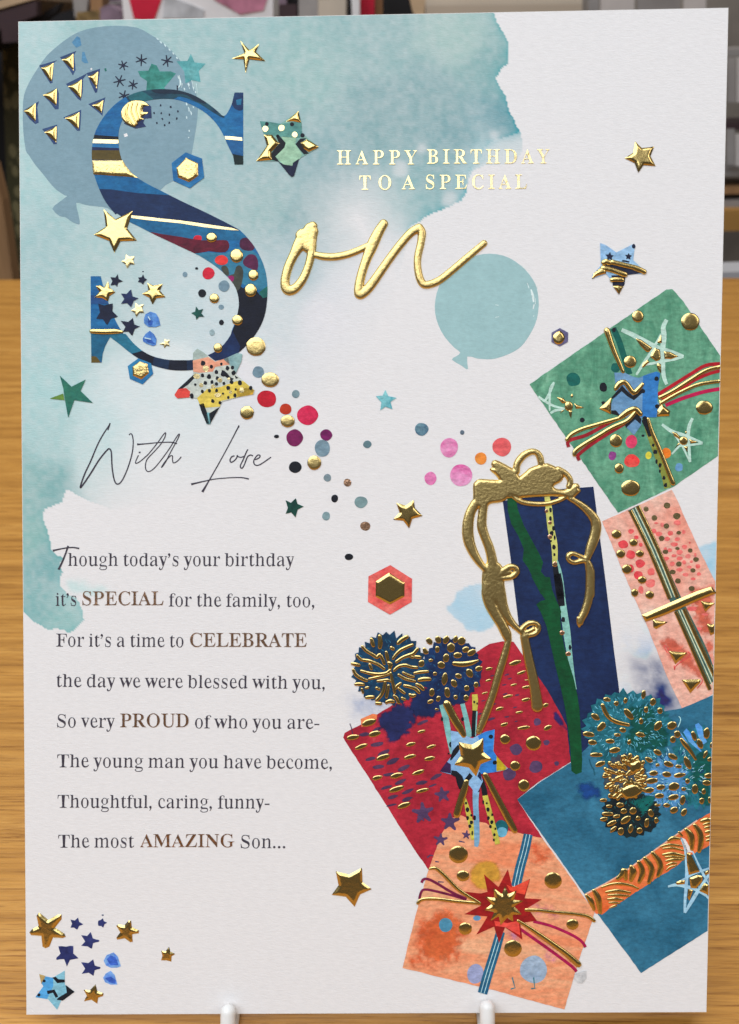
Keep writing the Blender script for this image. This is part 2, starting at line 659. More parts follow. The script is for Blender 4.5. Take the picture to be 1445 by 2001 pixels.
mott = fbm(x, y, 60, 21, 5) - 0.5
fine = fbm(x, y, 11, 33, 3) - 0.5
dens = 1 - np.clip(wash / paper, 0, 1) ** 1.2
dens = dens * (1.0 + 0.12 * mott + 0.42 * fine)[:, None]

TR = P('0', '963 -40 966 24') + P('e', '1180 105 1215 170 1250 240 1256 350 1205 395 1180 445 1195 475 1235 535 1260 620 1290 690 1322 745')
LOBE = TR[-1:] + P('e', '1335 800 1335 850 1300 900 1230 925 1130 930 1060 960 1030 1010 1025 1080')
LOW = P('e', '1025 1090 990 1130 900 1180 800 1215 740 1262 700 1290')
LEFT_IN = P('d', '590 828 560 815 500 780 465 755 430 745 405 760 385 840 350 862 250 895 230 935 234 1000 262 1080 290 1160 300 1240 345 1270 400 1290 372 1330 370 1390 385 1420 358 1465 372 1530 420 1590 500 1615 545 1700 560 1800 520 1850 460 1895 430 1905 350 1868 280 1888 210 1850 160 1822 70 1730 -60 1660')
edge_main = TR + LOBE[1:] + LOW + [(775, 560), (720, 700), (620, 800), (560, 880), (400, 965), (230, 1000)] + LEFT_IN + [(-60, 1180), (-60, -40)]
wp = np.column_stack([x + 7 * (fbm(x, y, 26, 5) - 0.5), y + 7 * (fbm(x, y, 26, 6) - 0.5)])
m_in = inside(edge_main, wp)


def open_dist(line, pts):
    A = np.asarray(line, float)
    d = np.full(len(pts), 1e9)
    for a, b in zip(A[:-1], A[1:]):
        ab = b - a
        t = np.clip(((pts - a) @ ab) / max(ab @ ab, 1e-9), 0, 1)
        e = pts - (a + t[:, None] * ab)
        d = np.minimum(d, np.hypot(e[:, 0], e[:, 1]))
    return d


dT = np.minimum(open_dist(TR, wp), open_dist(LOW, wp))
dL = open_dist(LEFT_IN, wp)
dInner = open_dist(P('e', '1322 745 1240 780 1180 800 1130 830 1120 900 1060 940 1030 1010 1025 1090'), wp)
lobe_poly = LOBE + P('e', '1025 1090 1020 1000 1060 930 1110 880 1120 830 1180 790 1240 775')
in_lobe = inside(lobe_poly, wp)
soft_edge = [(700, 430), (775, 560), (720, 700), (620, 800), (560, 880), (400, 965), (230, 1000)]
dS = open_dist(soft_edge, wp)
dens *= (m_in * np.clip(dS / 130.0, 0, 1) ** 0.9)[:, None]
dens *= np.where(in_lobe & m_in, 0.45, 1.0)[:, None]
rim = (np.exp(-dT / 5.5) * 0.24 + np.exp(-dT / 26) * 0.10 + np.exp(-dL / 5) * 0.12) * m_in
rim = rim + np.exp(-dInner / 6) * 0.24 * m_in * (0.5 + fbm(x, y, 30, 71))
dens += rim[:, None] * np.array([0.85, 0.42, 0.34])
# pale drops where water lifted the paint
for (bx, by, br) in ((782, 330, 16), (880, 390, 15), (825, 290, 10), (1175 / 2.89 + 560, 265, 8)):
    d = np.hypot(wp[:, 0] - bx, wp[:, 1] - by)
    dens *= (1 - 0.55 / (1 + np.exp((d - br) / 2.5)))[:, None]


def patch(poly, col, strength, soft=2.0, seed=0, cell=30, var=0.6, hard=True):
    """another wash laid over the paper"""
    global dens
    pw = np.column_stack([x + 16 * (fbm(x, y, 18, seed) - 0.5), y + 16 * (fbm(x, y, 18, seed + 3) - 0.5)])
    E = np.asarray(poly)
    sel = (x > E[:, 0].min() - 60) & (x < E[:, 0].max() + 60) & (y > E[:, 1].min() - 60) & (y < E[:, 1].max() + 60)
    idx = np.where(sel)[0]
    q = pw[idx]
    d = dist_to(poly, q) * np.where(inside(poly, q), 1, -1)
    a = 1 / (1 + np.exp(-np.clip(d / soft, -30, 30)))
    a = a * np.clip(1 + var * 2 * (fbm(x[idx], y[idx], cell, seed + 9, 4) - 0.5), 0, 1.6) * strength
    c = np.clip((paper - np.array([lin(v) for v in col])) / paper, 0, 1)
    dens[idx] = np.maximum(dens[idx], a[:, None] * c)


patch(P('G', '940 1560 985 1490 1030 1420 1110 1375 1240 1370 1360 1450 1370 1600 1290 1690 1190 1750 1090 1730 1050 1660 985 1620'), (160, 187, 206), 1.0, 0.8, 40, 40, 0.35)
patch([(1358, 1070), (1380, 1062), (1440, 1055), (1440, 1190), (1398, 1150)], (150, 184, 212), 1.0, 1.5, 41, 30, 0.6)
patch([(1240, 1300), (1275, 1288), (1300, 1300), (1330, 1384), (1300, 1420), (1200, 1420), (1235, 1385), (1250, 1340)], (50, 66, 112), 0.95, 11, 42, 24, 0.7)
patch([(1232, 1262), (1290, 1250), (1300, 1330), (1260, 1350), (1225, 1345), (1238, 1300)], (150, 170, 200), 0.7, 12, 43, 20, 1.0)
patch([(1256, 1222), (1285, 1230), (1290, 1275), (1262, 1270)], (185, 198, 205), 0.8, 8, 44, 20, 0.8)
patch([(690, 1365), (730, 1358), (775, 1375), (770, 1400), (700, 1400)], (150, 160, 186), 0.8, 7, 45, 14, 1.0)
patch([(128, 1132), (165, 1138), (215, 1152), (190, 1162), (140, 1158)], (178, 198, 202), 0.8, 3, 46, 20, 1.0)
patch([(165, 880), (215, 890), (230, 925), (190, 950), (160, 930)], (172, 190, 196), 0.5, 9, 47, 20, 1.0)
patch([(480, 640), (545, 640), (560, 700), (520, 740), (490, 700)], (172, 188, 196), 0.55, 10, 48, 20, 0.7)

dens = np.clip(dens, 0, 0.97)
albedo = np.array(PAPER) * (1 - dens)
q = U(PX)
front = bpy.data.meshes.new('front_panel')
I = np.arange((NX - 1) * (NY - 1))
r_, c_ = I // (NX - 1), I % (NX - 1)
a = r_ * NX + c_
quads = np.column_stack([a, a + NX, a + NX + 1, a + 1]).astype(np.int32)
front.vertices.add(len(q))
front.vertices.foreach_set('co', np.column_stack([q, np.zeros(len(q))]).astype(np.float32).ravel())
front.loops.add(quads.size)
front.loops.foreach_set('vertex_index', quads.ravel())
front.polygons.add(len(quads))
front.polygons.foreach_set('loop_start', np.arange(0, quads.size, 4, dtype=np.int32))
front.polygons.foreach_set('loop_total', np.full(len(quads), 4, dtype=np.int32))
front.update(calc_edges=True)
att = front.color_attributes.new('wash', 'FLOAT_COLOR', 'POINT')
att.data.foreach_set('color', np.column_stack([albedo, np.ones(len(q))]).astype(np.float32).ravel())

m_front, nt, b = new_mat('textured_card_stock', 0.6)
tc = paper_bump(nt, b, 0.30)
at = nt.nodes.new('ShaderNodeAttribute')
at.attribute_name = 'wash'
n = nt.nodes.new('ShaderNodeTexNoise')
n.inputs['Scale'].default_value = 900
n.inputs['Detail'].default_value = 3
mp = nt.nodes.new('ShaderNodeMapping')
mp.inputs['Scale'].default_value = (0.5, 1.6, 1)
mr = nt.nodes.new('ShaderNodeMapRange')
mr.inputs['To Min'].default_value = 0.93
mr.inputs['To Max'].default_value = 1.07
mx = nt.nodes.new('ShaderNodeVectorMath')
mx.operation = 'SCALE'
nt.links.new(tc.outputs['Object'], mp.inputs[0])
nt.links.new(mp.outputs[0], n.inputs['Vector'])
nt.links.new(n.outputs['Fac'], mr.inputs['Value'])
nt.links.new(at.outputs['Color'], mx.inputs[0])
nt.links.new(mr.outputs[0], mx.inputs['Scale'])
nt.links.new(mx.outputs[0], b.inputs['Base Color'])
link('front_panel', front, m_front, card, 'front of the card with its blue green watercolour wash')

# paper thickness and the folded back leaf
m_paper, nt, b = new_mat('white_card_stock', 0.6)
b.inputs['Base Color'].default_value = (0.80, 0.79, 0.76, 1)
cq = U(CORN)


def slab(name, quad, z0, z1, mat, parent, lip=0.0):
    V = [(p[0], p[1], z0[i]) for i, p in enumerate(quad)] + [(p[0], p[1], z1[i]) for i, p in enumerate(quad)]
    F = [(4, 5, 6, 7), (0, 1, 5, 4), (1, 2, 6, 5), (2, 3, 7, 6), (3, 0, 4, 7), (3, 2, 1, 0)]
    me = bpy.data.meshes.new(name)
    me.from_pydata(V, [], F)
    me.update()
    return link(name, me, mat, parent)


cc = cq.mean(0)
grow = [(p[0] + math.copysign(0.00012, p[0] - cc[0]), p[1] + math.copysign(0.00012, p[1] - cc[1])) for p in cq]
slab('card_thickness', grow, [-0.00052] * 4, [-0.00002] * 4, m_paper, card)
shr = [(p[0] * 0.997, p[1] * 0.998 + 0.0004) for p in cq]
slab('back_leaf', shr, [-0.0016, -0.009, -0.009, -0.0016], [-0.0011, -0.0085, -0.0085, -0.0011], m_paper, card)

# ------------------------------------------------------------------ counter, easel, shop behind
def boxmesh(name, lo, hi, mat, parent=None, rot=None, bevel=0.0):
    import bmesh
    bm = bmesh.new()
    bmesh.ops.create_cube(bm, size=1.0)
    for v in bm.verts:
        v.co = Vector([(lo[i] + hi[i]) / 2 + v.co[i] * (hi[i] - lo[i]) for i in range(3)])
    if bevel:
        bmesh.ops.bevel(bm, geom=bm.edges[:], offset=bevel, segments=2, affect='EDGES')
    if rot is not None:
        c = Vector([(lo[i] + hi[i]) / 2 for i in range(3)])
        bmesh.ops.rotate(bm, verts=bm.verts, cent=c, matrix=rot)
    me = bpy.data.meshes.new(name)
    bm.to_mesh(me)
    bm.free()
    return link(name, me, mat, parent)


def simple(name, col, rough=0.6, var=0.15, scale=12.0, stretch=(1, 1, 1), metal=0.0):
    m, nt, b = new_mat(name, rough, metal)
    tc = nt.nodes.new('ShaderNodeTexCoord')
    mp = nt.nodes.new('ShaderNodeMapping')
    mp.inputs['Scale'].default_value = stretch
    n = nt.nodes.new('ShaderNodeTexNoise')
    n.inputs['Scale'].default_value = scale
    n.inputs['Detail'].default_value = 5
    cr = nt.nodes.new('ShaderNodeValToRGB')
    cr.color_ramp.elements[0].position = 0.3
    cr.color_ramp.elements[1].position = 0.7
    cr.color_ramp.elements[0].color = tuple(v * (1 - var) for v in col) + (1,)
    cr.color_ramp.elements[1].color = tuple(min(1, v * (1 + var)) for v in col) + (1,)
    nt.links.new(tc.outputs['Object'], mp.inputs[0])
    nt.links.new(mp.outputs[0], n.inputs['Vector'])
    nt.links.new(n.outputs['Fac'], cr.inputs[0])
    nt.links.new(cr.outputs[0], b.inputs['Base Color'])
    return m


# oak laminate: long grain across the picture, short dark pores
m_oak, nt, b = new_mat('oak_laminate', 0.42, 0, 0.35)
tc = nt.nodes.new('ShaderNodeTexCoord')


def noise(scale, stretch, detail=6, rough=0.6, dist=0.0):
    mp = nt.nodes.new('ShaderNodeMapping')
    mp.inputs['Scale'].default_value = stretch
    n = nt.nodes.new('ShaderNodeTexNoise')
    n.inputs['Scale'].default_value = scale
    n.inputs['Detail'].default_value = detail
    n.inputs['Roughness'].default_value = rough
    n.inputs['Distortion'].default_value = dist
    nt.links.new(tc.outputs['Object'], mp.inputs[0])
    nt.links.new(mp.outputs[0], n.inputs['Vector'])
    return n


def ramp(fac, stops):
    cr = nt.nodes.new('ShaderNodeValToRGB')
    e = cr.color_ramp.elements
    e[0].position, e[0].color = stops[0][0], stops[0][1] + (1,)
    e[1].position, e[1].color = stops[-1][0], stops[-1][1] + (1,)
    for p_, c_ in stops[1:-1]:
        e.new(p_).color = c_ + (1,)
    nt.links.new(fac, cr.inputs[0])
    return cr.outputs[0]


def mix(kind, fac, a_, b_):
    m_ = nt.nodes.new('ShaderNodeMix')
    m_.data_type = 'RGBA'
    m_.blend_type = kind
    m_.inputs[0].default_value = fac
    nt.links.new(a_, m_.inputs[6])
    nt.links.new(b_, m_.inputs[7])
    return m_.outputs[2]


g1 = noise(9.0, (0.8, 14.0, 1), 5, 0.6, 0.6)
g2 = noise(30.0, (0.8, 20.0, 1), 8, 0.75, 0.5)
g3 = noise(260.0, (0.15, 3.6, 1), 5, 0.65, 0.6)
base = ramp(g1.outputs['Fac'], [(0.25, (0.31, 0.140, 0.026)), (0.5, (0.48, 0.232, 0.047)), (0.75, (0.60, 0.32, 0.08))])
str2 = ramp(g2.outputs['Fac'], [(0.32, (0.66, 0.58, 0.48)), (0.47, (0.95, 0.94, 0.92)), (0.62, (1.0, 1.0, 1.0)), (0.75, (1.25, 1.25, 1.2))])
pore = ramp(g3.outputs['Fac'], [(0.35, (0.52, 0.42, 0.30)), (0.44, (0.92, 0.90, 0.88)), (0.58, (1.1, 1.1, 1.08)), (0.9, (1.2, 1.2, 1.15))])
c1 = mix('MULTIPLY', 0.9, base, str2)
c2 = mix('MULTIPLY', 0.9, c1, pore)
nt.links.new(c2, b.inputs['Base Color'])
bp = nt.nodes.new('ShaderNodeBump')
bp.inputs['Strength'].default_value = 0.35
bp.inputs['Distance'].default_value = 0.0006
nt.links.new(g3.outputs['Fac'], bp.inputs['Height'])
nt.links.new(bp.outputs[0], b.inputs['Normal'])

CAM_O = CAM_M.translation


def ray(px, py):
    return (CAM_M.to_3x3() @ Vector(((px - 722.5) / FPX, -(py - 1000.5) / FPX, -1.0)))


def on_z(px, py, z):
    d = ray(px, py)
    return CAM_O + d * ((z - CAM_O.z) / d.z)


def on_y(px, py, Y):
    d = ray(px, py)
    return CAM_O + d * ((Y - CAM_O.y) / d.y)


back = on_z(20, 546, 0).y
counter = boxmesh('counter_top', (-1.2, -0.45, -0.04), (1.2, back, 0.0), m_oak, None, None, 0.002)
counter['kind'] = 'structure'

# easel: white coated wire with two upturned pegs
m_peg, nt, b = new_mat('white_coated_wire', 0.28, 0, 0.5)
b.inputs['Base Color'].default_value = (0.80, 0.80, 0.78, 1)
b.inputs['Subsurface Weight'].default_value = 0.0
easel = bpy.data.objects.new('card_easel', None)
COL.objects.link(easel)
easel['label'] = 'white wire easel whose two rounded pegs hold the bottom edge of the card'
easel['category'] = 'display easel'


def wire(name, pts, r, parent, seg=14, n=6):
    c = catmull([tuple(p) for p in pts], n, False)
    cap0, cap1 = c[0], c[-1]
    V, F = [], []
    path = []
    d0 = (Vector(c[0]) - Vector(c[1])).normalized()
    d1 = (Vector(c[-1]) - Vector(c[-2])).normalized()
    for t in (0.995, 0.92, 0.75, 0.5, 0.25):
        path.append((Vector(cap0) + d0 * r * t, r * math.sqrt(1 - t * t)))
    path += [(Vector(p), r) for p in c]
    for t in (0.25, 0.5, 0.75, 0.92, 0.995):
        path.append((Vector(cap1) + d1 * r * t, r * math.sqrt(1 - t * t)))
    up = Vector((1, 0, 0))
    for i, (p, rr) in enumerate(path):
        a_, b_ = path[max(i - 1, 0)][0], path[min(i + 1, len(path) - 1)][0]
        t = (b_ - a_).normalized()
        u = (up - t * up.dot(t))
        if u.length < 1e-3:
            u = Vector((0, 1, 0)) - t * t.y
        u.normalize()
        w = t.cross(u)
        for j in range(seg):
            an = 2 * math.pi * j / seg
            V.append(p + (u * math.cos(an) + w * math.sin(an)) * rr)
    for i in range(len(path) - 1):
        for j in range(seg):
            k = (j + 1) % seg
            F.append((i * seg + j, i * seg + k, (i + 1) * seg + k, (i + 1) * seg + j))
    F.append(tuple(reversed(range(seg))))
    F.append(tuple(range((len(path) - 1) * seg, len(path) * seg)))
    me = bpy.data.meshes.new(name)
    me.from_pydata([tuple(v) for v in V], [], F)
    me.update()
    return link(name, me, m_peg, parent, None, True)


PR = 0.0020
NN = Vector((0, -cL, sL))            # card normal, towards the reader
UPV = Vector((0, sL, cL))
for (px, py) in ((449, 1953), (950.5, 1944)):
    top = U([(px, py)])[0]
    T = CARD_M @ Vector((top[0], top[1], 0.0)) + NN * (PR + 0.0006)
    T = T - UPV * PR
    foot = Vector((T.x, T.y - 0.003, PR))
    wire('support_peg', [T, T - UPV * 0.004 - Vector((0, 0.0006, 0)), Vector((T.x, T.y - 0.0025, PR + 0.0012)),
                         Vector((T.x, T.y + 0.004, PR)), Vector((T.x, T.y + 0.03, PR)), Vector((T.x * 0.8, T.y + 0.085, PR))], PR, easel)
wire('back_rest', [(-0.028, 0.08, PR), (-0.028, 0.086, 0.01), (-0.028, 0.085, 0.10), (0, 0.087, 0.13), (0.028, 0.085, 0.10), (0.028, 0.086, 0.01), (0.028, 0.08, PR)], 0.0015, easel)
wire('rear_brace', [(-0.030, 0.083, PR), (0.0, 0.120, PR), (0.050, 0.083, PR)], 0.0015, easel)

# the shop beyond the counter
m_floor = simple('grey_shop_floor', (0.10, 0.085, 0.075), 0.5, 0.2, 3)
fl = boxmesh('floor', (-4, back - 1.0, -0.96), (4, 5.0, -0.90), m_floor)
fl['kind'] = 'structure'
m_wall = simple('beige_back_wall', (0.30, 0.25, 0.20), 0.8, 0.1, 2)
bw = boxmesh('back_wall', (-4, 3.6, -0.90), (4, 3.7, 1.8), m_wall)
bw['kind'] = 'structure'

m_lightwood = simple('light_wood', (0.55, 0.40, 0.25), 0.5, 0.15, 14, (0.6, 6, 6))
m_midwood = simple('mid_wood', (0.34, 0.19, 0.09), 0.5, 0.2, 14, (6, 6, 0.6))
m_plum = simple('plum_painted_metal', (0.060, 0.036, 0.042), 0.5, 0.2, 10)
m_black = simple('black_plastic_and_gap', (0.012, 0.011, 0.013), 0.6, 0.2, 10)  # also stands for the shade of the gap under the shelf front
m_red = simple('red_paper', (0.62, 0.015, 0.05), 0.5, 0.15, 30)
m_white = simple('white_paper', (0.86, 0.86, 0.88), 0.6, 0.06, 20)
m_rose = simple('rose_tissue', (0.55, 0.22, 0.32), 0.6, 0.5, 30)
m_mauve = simple('mauve_wrap', (0.24, 0.17, 0.22), 0.6, 0.4, 30)
m_ochre = simple('ochre_ornament', (0.30, 0.20, 0.08), 0.5, 0.5, 60)
m_grey = simple('grey_plastic', (0.34, 0.32, 0.31), 0.4, 0.2, 12)
m_beige = simple('beige_board', (0.62, 0.54, 0.44), 0.6, 0.06, 6)
m_card = simple('pale_greeting_card', (0.62, 0.58, 0.56), 0.6, 0.1, 20)


def thing(name, label, cat, group=None):
    o = bpy.data.objects.new(name, None)
    COL.objects.link(o)
    o['label'] = label
    o['category'] = cat
    if group:
        o['group'] = group
    return o


def slice_(name, pts, Y, depth, mat, parent=None):
    """a solid board or block: front outline seen at distance Y, real depth behind it"""
    f = [on_y(px, py, Y) for px, py in pts]
    n_ = len(f)
    V = [tuple(p) for p in f] + [(p.x, p.y + depth, p.z) for p in f]
    F = [tuple(range(n_)), tuple(reversed(range(n_, 2 * n_)))]
    for i in range(n_):
        j = (i + 1) % n_
        F.append((i, i + n_, j + n_, j))
    me = bpy.data.meshes.new(name)
    me.from_pydata(V, [], F)
    me.update()
    import bmesh
    bm = bmesh.new()
    bm.from_mesh(me)
    bmesh.ops.recalc_face_normals(bm, faces=bm.faces[:])
    bm.to_mesh(me)
    bm.free()
    return link(name, me, mat, parent)


# left: display table of plum metal with a light wood top, patterned roll standing below it
t = thing('display_shelf', 'plum metal display shelf with a light wooden top at the upper left corner', 'display shelf')
slice_('shelf_board', [(-330, 110), (68, -2), (68, -16), (-330, 80)], 1.35, 0.30, m_lightwood, t)
slice_('fascia_or_gap', [(-330, 122), (-330, 190), (72, 30), (72, 2)], 1.351, 0.02, m_plum, t)
slice_('fascia_or_gap', [(-330, 200), (-330, 270), (36, 78), (110, 24), (118, 6), (74, 32)], 1.40, 0.02, m_black, t)  # solid black sheet, the shade of the gap put into its colour
slice_('upright', [(2, 46), (36, 40), (60, 70), (60, 80), (5, 84)], 1.345, 0.03, m_plum, t)
roll = thing('wrapping_roll', 'roll of olive wrapping paper with pale leaf spots standing at the left edge', 'wrapping paper')
m_olive = simple('olive_leaf_paper', (0.055, 0.050, 0.020), 0.6, 0.4, 40)
nt = m_olive.node_tree
b = nt.nodes['Principled BSDF']
vo = nt.nodes.new('ShaderNodeTexVoronoi')
vo.inputs['Scale'].default_value = 62
tcv = nt.nodes.new('ShaderNodeTexCoord')
mpv = nt.nodes.new('ShaderNodeMapping')
mpv.inputs['Scale'].default_value = (1.0, 1.0, 0.62)
crv = nt.nodes.new('ShaderNodeValToRGB')
crv.color_ramp.elements[0].position = 0.36
crv.color_ramp.elements[0].color = (0.17, 0.14, 0.065, 1)
crv.color_ramp.elements[1].position = 0.44
crv.color_ramp.elements[1].color = (0.05, 0.043, 0.016, 1)
nt.links.new(tcv.outputs['Object'], mpv.inputs[0])
nt.links.new(mpv.outputs[0], vo.inputs['Vector'])
nt.links.new(vo.outputs['Distance'], crv.inputs[0])
nt.links.new(crv.outputs[0], b.inputs['Base Color'])
slice_('patterned_sheet', [(4, 84), (20, 560), (120, 560), (120, 70), (40, 74)], 1.5, 0.10, m_olive, roll)
pl = thing('wooden_batten', 'slanting pale wooden batten at the lower left behind the counter', 'wooden batten')
slice_('batten', [(-14, 320), (4, 392), (28, 560), (-60, 620), (-60, 320)], 1.25, 0.03, m_midwood, pl)
dk = thing('dark_cabinet', 'dark cabinet behind the left edge of the card', 'cabinet')
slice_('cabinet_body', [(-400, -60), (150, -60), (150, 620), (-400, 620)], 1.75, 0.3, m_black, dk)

# top strip: ornaments, a gift bag with a red swirl, shelving
sh = thing('glass_shelf_unit', 'row of grey shelving with small goods above the top left of the card', 'shelf unit')
slice_('back_board', [(100, -70), (560, -70), (560, 90), (100, 90)], 1.9, 0.02, m_mauve, sh)
slice_('shelf_board', [(100, 9), (240, 3), (240, 6), (100, 13)], 1.6, 0.06, m_grey, sh)
for i, (pts, mt, lb) in enumerate([
        ([(140, -40), (172, -40), (172, 6), (168, 34), (146, 34)], m_grey, 'grey speckled tin standing left of the brown pot'),
        ([(176, -30), (200, -30), (201, 22), (190, 27), (178, 22)], m_midwood, 'brown pot between the grey tin and the ochre bow'),
        ([(150, 24), (188, 20), (198, 40), (150, 44)], m_ochre, 'ochre bow lying against the top edge of the card'),
        ([(196, 16), (214, 8), (232, 20), (240, 42), (196, 42)], m_mauve, 'mauve ribbon rosette beside the red and white bag')]):
    o = slice_('small_ornament', pts, 1.45 - 0.02 * i, 0.04, mt)
    o['label'] = lb
    o['category'] = 'ornament'
bag = thing('gift_bag', 'white gift bag with a red swirl and a pink patch above the card', 'gift bag')
slice_('bag_panel', [(234, -60), (534, -60), (534, 30), (530, 60), (244, 60)], 1.3, 0.08, m_white, bag)
slice_('red_swirl', [(248, -20), (262, 36), (300, 44), (322, -20)], 1.298, 0.003, m_red, bag)
slice_('pink_patch', [(404, -20), (420, 0), (470, 28), (515, 20), (528, -20)], 1.298, 0.003, m_rose, bag)
slice_('grey_patch', [(322, -10), (372, 8), (400, 20), (398, 36), (318, 36)], 1.2985, 0.002, simple('bluish_print', (0.5, 0.52, 0.55), 0.6, 0.35, 40), bag)
bk = thing('book_shelf', 'dark wooden shelf holding a grey box and a red box above the card', 'shelf')
slice_('upright', [(684, -60), (703, -60), (703, 60), (690, 60)], 1.5, 0.3, m_white, bk)
slice_('upright', [(732, -60), (748, -60), (748, 60), (735, 60)], 1.6, 0.3, m_midwood, bk)
slice_('back_board', [(530, -70), (840, -70), (840, 90), (530, 90)], 1.95, 0.02, m_black, bk)
slice_('shelf_board', [(790, -60), (838, -60), (826, 60), (806, 20)], 1.4, 0.02, m_lightwood, bk)
for pts, mt, lb in (([(584, -40), (620, -40), (622, 40), (584, 40)], m_grey, 'grey carton on the shelf above the card'),
                    ([(622, -2), (676, -4), (676, 40), (622, 40)], m_beige, 'beige carton on the shelf above the card'),
                    ([(704, -40), (732, -40), (732, 40), (704, 40)], m_red, 'red box on the shelf above the card'),
                    ([(534, 8), (580, 8), (580, 60), (534, 60)], m_plum, 'plum box on the shelf above the card')):
    o = slice_('goods_box', pts, 1.55, 0.06, mt)
    o['label'] = lb
    o['category'] = 'box'
pn = thing('notice_board', 'plain beige notice board above the top edge of the card', 'notice board')
slice_('panel_board', [(832, -80), (1150, -80), (1150, 120), (832, 120)], 1.7, 0.02, m_beige, pn)
slice_('panel_rail', [(832, 11), (1150, 8), (1150, 40), (832, 40)], 1.68, 0.01, simple('sand_rail', (0.55, 0.46, 0.36), 0.6, 0.05, 6), pn)

# right: acrylic card racks
rk = thing('card_rack', 'grey acrylic greeting card rack along the right edge of the card', 'card rack')
slice_('back_board', [(1140, -80), (1700, -80), (1700, 620), (1140, 620)], 1.8, 0.02, simple('taupe_board', (0.26, 0.23, 0.20), 0.6, 0.25, 9), rk)
for k, (yt, mt) in enumerate(((96, m_grey), (242, m_plum), (330, m_grey), (366, m_midwood), (392, m_grey))):
    slice_('rack_shelf', [(1400, yt), (1700, yt - 8), (1700, yt + 6), (1400, yt + 14)], 1.45, 0.10, mt, rk)
slice_('rack_shelf', [(1400, 412), (1700, 404), (1700, 446), (1400, 452)], 1.42, 0.12, simple('ochre_board', (0.42, 0.22, 0.06), 0.5, 0.15, 9), rk)
slice_('rack_upright', [(1150, -60), (1168, -60), (1172, 40), (1150, 40)], 1.5, 0.05, m_grey, rk)
for xa, xb, ya, yb, mt, lb in ((1422, 1438, 112, 200, m_grey, 'grey greeting card in the upper rack pocket touching the right edge of the birthday card'),
                               (1440, 1452, 112, 200, m_card, 'pale greeting card cut by the frame in the upper rack pocket'),
                               (1420, 1436, 252, 322, m_grey, 'grey greeting card in the lower rack pocket touching the right edge of the birthday card'),
                               (1438, 1452, 262, 324, m_card, 'pale greeting card cut by the frame in the lower rack pocket'),
                               (1174, 1240, -40, 60, m_card, 'pale greeting card just right of the grey upright above the birthday card'),
                               (1246, 1330, -40, 60, m_grey, 'wide grey greeting card above the top right of the birthday card'),
                               (1336, 1380, -40, 60, m_card, 'narrow pale greeting card nearest the top right corner of the birthday card')):
    o = slice_('display_card', [(xa, ya), (xb, ya), (xb, yb), (xa, yb)], 1.43, 0.004, mt)
    o['label'] = lb
    o['category'] = 'greeting card'
    o['group'] = 'greeting cards standing in the rack'
lg = thing('white_ledge', 'white ledge just beyond the counter at the right edge', 'ledge')
slice_('ledge_board', [(1380, 533), (1800, 520), (1800, 600), (1380, 600)], back + 0.06, 0.05, simple('grey_white_ledge', (0.42, 0.42, 0.44), 0.5, 0.06, 9), lg)

# ------------------------------------------------------------------ printed artwork: upper half
C_ = card
BALLOON = ink((120, 145, 159), (126, 150, 164), scale=120, grain=0.09)
NAVY = ink((32, 42, 78), (44, 58, 100), scale=260)
NAVYD = ink((24, 30, 52), (36, 44, 72), scale=260)
BLACK = ink((20, 24, 34), (30, 36, 48), scale=260)
BLUE = ink((22, 86, 138), (42, 112, 158), scale=180, stretch=(0.5, 2, 1))
BLUE2 = ink((30, 92, 132), (48, 118, 152), scale=160)
TEALD = ink((24, 84, 88), (42, 112, 104), scale=200)
GREEN = ink((40, 105, 98), (75, 145, 140), scale=200)
BURG = ink((78, 24, 48), (112, 34, 56), scale=200)
SLATE = ink((105, 128, 145), (125, 146, 160), scale=260)
RED = ink((168, 26, 52), (192, 46, 70), scale=260)
WHITE = ink((205, 214, 218), (215, 222, 226), scale=260)
OLIVE = ink((84, 74, 42), (98, 84, 40), scale=200)

# big grey-blue balloon behind the S
bal = P('A', '155 740 163 640 200 550 255 460 320 370 400 300 450 262 530 215 640 185 780 173 920 185 1000 225 1100 290 1200 390 1270 500 1318 620 1333 720 1320 860 1300 960') \
    + P('B', '800 400 785 500 760 600 700 680 640 740 552 804') + [(308, 420), (250, 425)] + P('Z', '870 515 790 500 700 490 640 478 575 464 592 560 608 640 602 668 560 655 530 640 470 598 420 590 350 520 410 462 488 402 470 395 400 350 340 292 260 190 185 100 130 15') \
    + P('A', '175 1010 158 880')
balloon = flat('printed_balloon', catmull(bal, 2), BALLOON, C_, 1, 'large grey blue balloon behind the letter S')
for s, r in (('620 460 612 468', 2), ('858 905 836 912', 3.5)):
    ribbon('paint_fleck', P('A', s), r / 3.44 * 3, WHITE, balloon, 2)
rg = random.Random(3)
for (x_, y_, a_, l_) in ((1060, 262, 40, 22), (1082, 285, 45, 20), (1110, 305, 60, 26), (1140, 335, 55, 20), (1165, 360, 60, 18), (1190, 390, 60, 18),
                         (1200, 520, 70, 26), (1215, 560, 75, 30), (1270, 570, 80, 26), (1300, 590, 70, 20), (1240, 600, 80, 18), (1315, 620, 75, 16),
                         (1255, 700, 70, 22), (1270, 735, 80, 34), (1285, 760, 75, 30), (1255, 790, 80, 20), (1300, 720, 70, 14), (1272, 880, 80, 14), (1268, 925, 85, 8)):
    ca, sa = math.cos(math.radians(a_)), math.sin(math.radians(a_))
    ribbon('paint_fleck', P('A', '%f %f %f %f %f %f' % (x_ - ca * l_ / 2, y_ - sa * l_ / 2, x_ + 2, y_, x_ + ca * l_ / 2, y_ + sa * l_ / 2)), [0.4, 1.4, 0.4], ink((178, 196, 204), (190, 206, 210)), balloon, 2)
for s in ('485 285 520 243 540 255 550 305 515 322 495 300', '555 350 570 350 580 385 596 425 570 425 550 410'):
    flat('paint_fleck', P('A', s), ink((78, 124, 158), (90, 136, 168)), balloon, 2)
